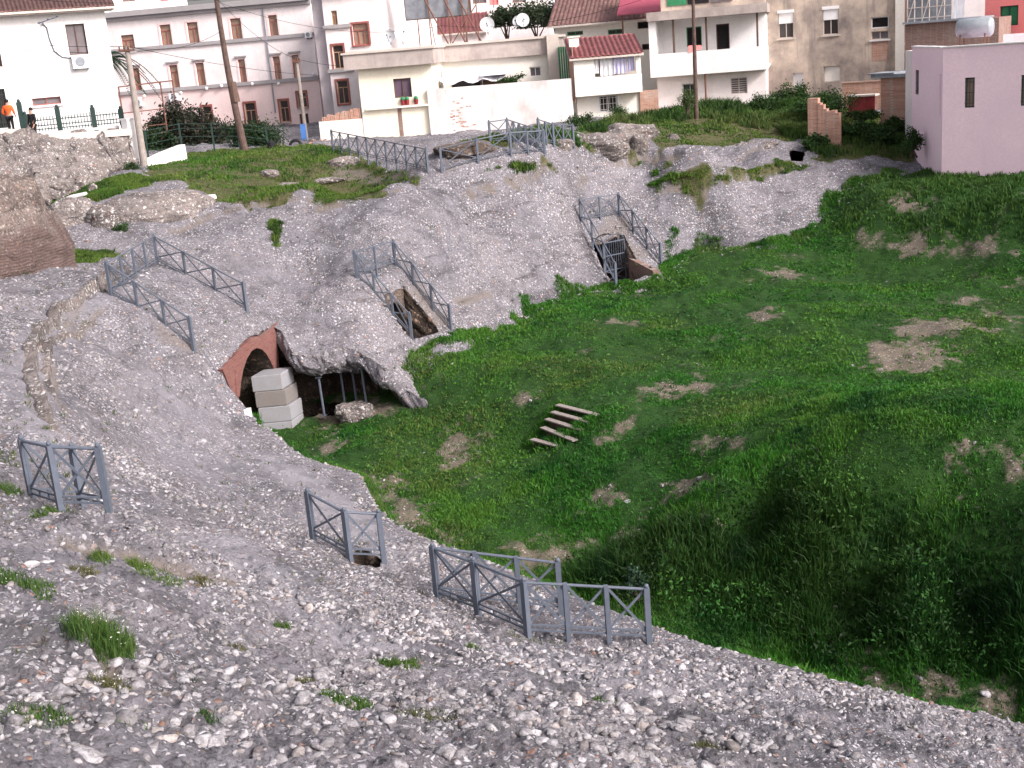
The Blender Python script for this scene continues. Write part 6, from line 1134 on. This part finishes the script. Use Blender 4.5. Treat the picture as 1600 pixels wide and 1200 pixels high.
# small tufts in the cracks of the slope
x, y, r = ps(150000, 7, 60); g, e, p = masks1(x, y); ins = np.zeros(len(x), bool)
for P in GRASSY: ins |= sdf(x, y, P) > -.1
nt_ = np.zeros(len(x))
for L, hg, dc, sg in LW: d_, sd, _, _, al = near_line(x, y, L); nt_ = np.maximum(nt_, np.exp(-((d_*sd*sg+.05)/.10)**2)*np.clip(.2+2*fbm(x, y, 1.1, 2, 150), 0, 1))
k = ~ins & (sdf(x, y, CUT) < -.1) & (rng.random(len(x)) < np.minimum(1, (r/30)**2*1.6)*(np.maximum((g > .3)*.22, nt_*.35)+.006)); x, y, r = x[k], y[k], r[k]
blades('crack_grass', x, y, z1(x, y), np.where(r < 20, .05, .08)*rng.uniform(.6, 1.5, len(x)), np.clip(r*.0008, .006, .04), gcol(x, y, (.05, .095, .022), (.12, .13, .045), (.06, .05, .025)), 6, .05, .7)
# ------------------------------------------------------------------ single weed clumps in the near slope
def weed(u, v, R_, H_, n, label, flowers=0, elong=1., tone=0):
    p = hit(u, v); p[2] = z1(p[0], p[1])[0]; root = thing('weed_clump', label, 'plant', p, 'weed clumps on the near slope'); a = rng.uniform(0, 6.28, n); q = R_*np.sqrt(rng.random(n)); x = p[0]+q*np.cos(a); y = p[1]+q*np.sin(a)*elong; z = z1(x, y); hh = H_*(1-.6*(q/R_)**2)
    col = gcol(x, y, (.05, .11, .02), (.10, .16, .035), (.03, .07, .02)) if not tone else gcol(x, y, (.09, .10, .04), (.15, .14, .06), (.06, .06, .03)); blades('blades', x, y, z, hh, np.full(n, .011), col, 5, .03, .45, False, root, p)['kind'] = 'stuff'
    C_ = np.c_[x, y, z+hh*rng.random(n)*.8]; leaves('leaves', C_[:max(8, n//2)], np.full(max(8, n//2), .022), col[:max(8, n//2)], False, root, p)['kind'] = 'stuff'
    if flowers:
        i = rng.integers(0, n, flowers); C2 = np.c_[x[i]+rng.normal(0, .05, flowers), y[i]+rng.normal(0, .05, flowers), z[i]+hh[i]*rng.uniform(.7, 1.1, flowers)]; leaves('flowers', C2, np.full(flowers, .013), np.tile((.75, .76, .66), (flowers, 1)), False, root, p, 1.5)['kind'] = 'stuff'
for a in [(163, 1025, .30, .42, 210, 'tallest bright green weed clump with white flowers at the lower left', 60, 1.8), (135, 985, .22, .2, 90, 'low flowering weed just above the tallest green clump', 50, 1, 1), (172, 1078, .2, .16, 70, 'pale flowering weed at the foot of the tallest green clump', 40, 1, 1), (620, 1045, .36, .13, 220, 'flat bright green weed patch below the middle of the near slope', 20), (545, 1105, .42, .15, 230, 'dense weed with white flowers among the pale stones at the bottom', 55), (660, 1120, .5, .10, 200, 'low spreading weed with tiny flowers right of the dense bottom one', 40, 1, 1),
          (30, 925, .42, .16, 190, 'flowering weed patch at the left edge of the near slope', 50), (85, 965, .16, .12, 50, 'small weed on the ledge between the left edge patch and the tall clump', 10), (132, 905, .2, .13, 60, 'brownish dry weed beside the near left ledge', 20, 1, 1), (160, 892, .16, .16, 60, 'small green grass tuft on the near left ledge', 0), (218, 898, .18, .17, 60, 'round yellow-green weed at the middle of the near ledge', 10), (250, 915, .36, .1, 120, 'low green weed strip under the near ledge', 12), (312, 922, .2, .12, 60, 'dry weed at the right end of the near ledge', 10, 1, 1), (442, 985, .12, .14, 40, 'small thin grass tuft in the bare grey rubble', 0), (372, 1008, .16, .1, 40, 'small dull weed below the thin grass tuft', 0, 1, 1), (738, 1018, .1, .13, 30, 'tiny grass tuft in front of the long near railing', 0),
          (940, 1100, .14, .1, 40, 'small weed among cobbles in the lower middle', 0), (325, 1130, .1, .09, 30, 'tiny weed between big pale stones at the bottom left', 0), (65, 1145, .28, .14, 90, 'low weed patch between dark stones at the lower left corner', 30), (20, 785, .25, .16, 80, 'green weed left of the box-shaped railing', 0), (75, 812, .25, .13, 80, 'green weed growing under the box-shaped railing', 0), (475, 1058, .14, .1, 40, 'sparse pale weed left of the flat bright green patch', 14, 1, 1), (1105, 1165, .2, .1, 60, 'dull weed at the lower right among cobbles', 8, 1, 1)]: weed(*a)
# ------------------------------------------------------------------ shrubs and trees
def shrub(name, label, c, rad, n, size, cols, seed=1, trunk=.5, clumps=26, group=None, cat='shrub', stem=None):
    c = np.array(c, float); rad = np.array(rad, float); root = thing(name, label, cat, c, group); g = np.random.default_rng(seed); cc = g.normal(size=(clumps, 3)); cc /= np.linalg.norm(cc, axis=1)[:, None]; cc *= g.uniform(.35, 1., (clumps, 1)); cc[:, 2] = np.abs(cc[:, 2])*1.0-.15; cs = g.uniform(.2, .42, clumps)
    i = g.integers(0, clumps, n); P = cc[i]+g.normal(size=(n, 3))*cs[i][:, None]*.55; P[:, 2] = np.maximum(P[:, 2], -.3); P = c+np.array((0, 0, trunk+rad[2]*.3))+P*rad; k = g.integers(0, len(cols), n); tone = g.uniform(.65, 1.25, clumps)[i]
    leaves('foliage', P, np.full(n, size), np.array(cols)[k]*tone[:, None], False, root, c); m = MB()
    for q in range(7):
        e = c+np.array((0, 0, trunk+rad[2]*.3))+cc[q]*rad*.8; m.tube([c-np.array((0, 0, .2))+np.array((g.normal()*.08, g.normal()*.08, 0)), (c+e)/2+np.array((0, 0, trunk*.3)), e], [.06, .04, .012], 6)
    m.build('stems', M['bark'], root); return root
DG = [(.012, .03, .012), (.022, .05, .018), (.035, .065, .028)]; MG = [(.03, .075, .018), (.05, .10, .025), (.02, .05, .012)]; OL = [(.022, .035, .02), (.04, .055, .032), (.08, .055, .05), (.016, .028, .014)]
shrub('oleander', 'big dark oleander bush against the pink apartment wall', at(293, 240, h=82), (2.1, 1.5, 2.3), 15000, .11, OL, 3, .5)
shrub('hedge', 'long low dark hedge before the pink apartment house', at(365, 243, h=83), (2.5, .9, 1.35), 12000, .10, DG, 4, .3, 40); shrub('hedge', 'dark hedge piece behind the low white wall', at(245, 252, h=79), (1.4, .8, 1.3), 6000, .10, DG, 5, .2)
shrub('conifer_bush', 'dark spreading bush right of the tall wooden pole', at(402, 240, h=78), (1.5, .9, 1.35), 8000, .09, DG, 6, .3)
shrub('bush', 'round dark green bush between the stepped brick stump and the red panel', at(1298, 185, h=73), (1.35, 1.1, 1.15), 6000, .07, MG, 7, .3)
shrub('bush', 'leafy green bush at the right foot of the whitewashed wall', at(910, 205, h=72), (.95, .6, .7), 2600, .06, MG, 8, .15); shrub('bush', 'thin tall weed bush under the barred balcony house window', at(968, 188, h=73.5), (.7, .4, .55), 1200, .05, MG, 9, .2); shrub('bush', 'yellow-green weed bush at the base of the thin brown pole', at(1075, 175, h=74), (.65, .5, .75), 1700, .05, [(.06, .11, .03), (.09, .13, .04)], 10, .3)
shrub('bush', 'tall green weeds at the foot of the stained house', at(1235, 170, h=80), (1.3, .8, 1.1), 3600, .07, MG, 11, .3); shrub('bush', 'dark green bush at the left foot of the pink house', at(1425, 240, h=66.5), (.55, .6, .9), 2200, .06, MG, 12, .2); shrub('bush', 'low green weeds before the dark red panel', at(1345, 190, h=73), (1.0, .6, .5), 2200, .06, MG, 13, .1)
for i, (u, v, h, rd, lb) in enumerate(((1275, 235, 69, (.8, .6, .55), 'broad weedy bush right of the black hole in the rubble'), (1330, 215, 70, (1.1, .7, .7), 'dense green bush below the dark red panel'), (1375, 225, 68.5, (1.0, .7, .7), 'dense green bush before the rough brick wall'), (1395, 208, 71, (.8, .6, .6), 'dark green bush touching the foot of the rough brick wall'), (1255, 190, 74, (.9, .6, .9), 'tall weedy bush left of the stepped brick stump'), (1190, 175, 77, (.9, .5, .7), 'weedy bush at the right corner of the loggia house'))): shrub('bush', lb, hit(u, v), rd, 3200, .075, MG, 60+i, .1)
shrub('bush', 'dark weed clump growing at the base of the tilted masonry slab', hit(190, 366), (.45, .35, .4), 1400, .035, MG, 14, .05); shrub('bush', 'dark green weeds in the hollow under the rubble bank', hit(75, 292), (1.1, .6, .5), 2400, .05, MG, 15, .1)
shrub('bush', 'green weeds where the concrete pole meets the rubble bank', hit(205, 268), (.45, .35, .35), 1000, .04, MG, 16, .05); shrub('bush', 'blue-green thistle clump on the pit edge beyond the long near railing', hit(993, 925, Z2), (.35, .3, .4), 900, .045, [(.05, .10, .06), (.035, .075, .045)], 17, .1)
for i, (u, v, h, rd, lb) in enumerate(((838, 34, 95, (1.9, 1.4, 1.6), 'grey-green tree between the satellite dishes and the brown tiled roof'), (870, 26, 97, (1.7, 1.3, 1.3), 'grey-green tree at the left end of the brown tiled roof'), (792, 32, 96, (1.3, 1., 1.2), 'small dark tree behind the lone round satellite dish'))):
    shrub('tree', lb, at(u, v+26, h=h), rd, 3500, .13, [(.035, .06, .03), (.06, .085, .045)], 20+i, .8, 20, None, 'tree')
shrub('potted_plants', 'green potted plants along the top of the whitewashed yard wall', at(803, 131, h=77.5), (.9, .35, .4), 900, .07, MG, 31, .05, 14, None, 'plants')
# palm behind the white house
pc_ = at(160, 230, h=84); R = thing('palm_tree', 'palm with drooping fronds showing past the right edge of the white house', 'tree', pc_); crown = at(163, 95, h=84); m = MB(); m.tube([pc_-np.array((0, 0, .5)), (pc_+crown)/2, crown], [.3, .24, .2], 10); m.build('trunk', M['bark'], R)
fr = []; cl_ = []
for k in range(26):
    a = rng.uniform(0, 6.28); L = rng.uniform(2.2, 3.2); up0 = rng.uniform(-.1, 1.0)
    for t in np.linspace(.08, 1, 30):
        c0 = crown+np.array((math.cos(a)*L*t, math.sin(a)*L*t, up0*L*t-1.25*L*t*t*.9)); sdv = np.array((-math.sin(a), math.cos(a), 0)); 
        for s in (-1, 1): fr.append((c0, c0+sdv*s*.34*(1-.6*t)+np.array((math.cos(a)*.2, math.sin(a)*.2, -.18))))
V = []; 
for p, q in fr: V += [p+np.array((0, 0, .035)), p-np.array((0, 0, .035)), q]
V = np.array(V); np_mesh('fronds', V, np.arange(len(V)).reshape(-1, 3), M['leaf'], {'col': np.tile((.022, .05, .028), (len(V), 1))*rng.uniform(.6, 1.4, (len(V), 1))}, False, R, pc_)
# ------------------------------------------------------------------ people
def skin_obj(name, J, E, mat, parent, off, sub=1, root_=0):
    me = bpy.data.meshes.new(name); me.from_pydata([tuple(np.array(p)-off) for p, _ in J], E, []); o = bpy.data.objects.new(name, me); C.objects.link(o); o.parent = parent; md = o.modifiers.new('skin', 'SKIN'); md.use_smooth_shade = True
    if not me.skin_vertices: me.skin_vertices.new()
    for sv, (_, r_) in zip(me.skin_vertices[0].data, J): sv.radius = (r_, r_) if np.isscalar(r_) else r_
    me.skin_vertices[0].data[root_].use_root = True; o.modifiers.new('sub', 'SUBSURF').levels = sub; o.modifiers['sub'].render_levels = sub; me.materials.append(mat); return o
def person(label, p, face, arms, top, trousers, H=1.72, hem=.92):
    p = np.array(p, float); R = thing('person', label, 'person', p); k = H/1.75; fx = np.array((math.sin(face), -math.cos(face), 0)); sx = np.array((math.cos(face), math.sin(face), 0)); Z = np.array((0, 0, 1.))
    def q(r, f, z): return p+(sx*r+fx*f+Z*z)*k
    J = [(q(0, 0, .98), .115), (q(0, .0, 1.15), .12), (q(0, .01, 1.36), .135), (q(0, 0, 1.50), .06), (q(0, .03, 1.60), .085), (q(0, .02, 1.70), .07)]; E = [(0, 1), (1, 2), (2, 3), (3, 4), (4, 5)]
    hands = []
    for s, (el, wr) in zip((-1, 1), arms):
        b = len(J); J += [(q(s*.19, 0, 1.41), .06), (q(*el), .045), (q(*wr), .03)]; E += [(2, b), (b, b+1), (b+1, b+2)]
        d = J[b+2][0]-J[b+1][0]; d /= np.linalg.norm(d); J.append((J[b+2][0]+d*.07, .035)); E.append((b+2, b+3)); sd = np.cross(d, fx); sd /= np.linalg.norm(sd)+1e-6
        for i, ln in enumerate((.075, .085, .08, .06)):
            c = len(J); o_ = sd*(i-1.5)*.021; J += [(J[b+3][0]+d*.03+o_, .010), (J[b+3][0]+d*(.03+ln)+o_-fx*-.02, .008)]; E += [(b+3, c), (c, c+1)]
        c = len(J); J += [(J[b+2][0]+d*.045+sd*.045, .011), (J[b+2][0]+d*.085+sd*.06, .009)]; E += [(b+2, c), (c, c+1)]
    for s in (-1, 1):
        b = len(J); J += [(q(s*.095, 0, .90), .085), (q(s*.10, .02, .50), .055), (q(s*.105, -.01, .09), .038), (q(s*.115, .14, .035), .033)]; E += [(0, b), (b, b+1), (b+1, b+2), (b+2, b+3)]
    body = skin_obj('body', J, E, M['skin'], R, p)
    T = [(q(0, 0, hem), .135 if hem > .8 else .2), (q(0, 0, 1.15), .14), (q(0, .01, 1.37), .155), (q(0, .0, 1.47), .085)]; TE = [(0, 1), (1, 2), (2, 3)]
    for s, (el, wr) in zip((-1, 1), arms): b = len(T); T += [(q(s*.2, 0, 1.41), .078), (q(*el), .062), (q(*(np.array(el)*.1+np.array(wr)*.9)), .046)]; TE += [(2, b), (b, b+1), (b+1, b+2)]
    skin_obj('jacket', T, TE, M[top], R, p)
    L = [(q(0, 0, .96), .125)]; LE = []
    for s in (-1, 1): b = len(L); L += [(q(s*.095, 0, .88), .098), (q(s*.10, .02, .50), .07), (q(s*.105, -.01, .12), .055)]; LE += [(0, b), (b, b+1), (b+1, b+2)]
    skin_obj('trousers', L, LE, M[trousers], R, p)
    m = MB()
    for s in (-1, 1): m.ball(q(s*.11, .07, .04), (.06, .11, .05), 10, 6)
    m.build('shoes', M['black'], R, True); m = MB(); m.ball(q(0, -.012, 1.69), (.095, .105, .09), 14, 10); m.build('hair', M['hair'], R, True)
    m = MB(); m.ball(q(0, .12, 1.60), .016, 8, 6)
    for s in (-1, 1): m.ball(q(s*.085, .02, 1.61), (.015, .03, .035), 8, 6)
    m.build('nose_and_ears', M['skin'], R, True); m = MB()
    for s in (-1, 1): m.ball(q(s*.035, .098, 1.635), .012, 8, 6)
    m.box(q(0, .105, 1.555), (.045, .012, .01)); m.build('eyes_and_mouth', M['hair'], R)
g1 = at(20, 212, h=65.8); person('person in an orange jacket and dark trousers seen from behind at the left', g1, math.radians(170), (((-.27, .02, 1.14), (-.22, .16, 1.0)), ((.31, -.04, 1.14), (.2, .12, .98))), 'orange', 'blackcloth', 1.72)
g2 = at(57, 225, h=65.2); person('person in a long black coat standing by the fence gate', g2, math.radians(-35), (((-.27, .0, 1.14), (-.25, .1, .92)), ((.27, .02, 1.14), (.24, .12, .93))), 'blackcloth', 'blackcloth', 1.72, .60)

# grass creeping over the foot of the slope
x, y = along(np.array(FB), 9000, .45, -.25); n_ = fbm(x, y, 1.1, 2, 160) > -.15; x, y = x[n_], y[n_]; z = np.maximum(z1(x, y), z2(x, y)); blades('edge_grass', x, y, z, np.full(len(x), .16)*rng.uniform(.4, 1.3, len(x)), np.full(len(x), .035), gcol(x, y), 5, .07, .6)
x, y = along(np.array(EP), 5200, .12, -.02); n_ = fbm(x, y, .8, 2, 161) > .05; x, y = x[n_], y[n_]; blades('rim_grass', x, y, z1(x, y)-.05, np.full(len(x), .10)*rng.uniform(.4, 1.3, len(x)), np.full(len(x), .016), gcol(x, y), 4, .05, .7)
x, y = along(np.array([hit(845, 690, Z2)[:2], hit(930, 650, Z2)[:2]]), 500, .3, .0); x2, y2 = along(np.array([hit(822, 692, Z2)[:2], hit(868, 632, Z2)[:2]]), 260, .2, .0); x = np.r_[x, x2]; y = np.r_[y, y2]; blades('step_grass', x, y, z2(x, y), np.full(len(x), .20), np.full(len(x), .03), gcol(x, y), 5, .06, .6)
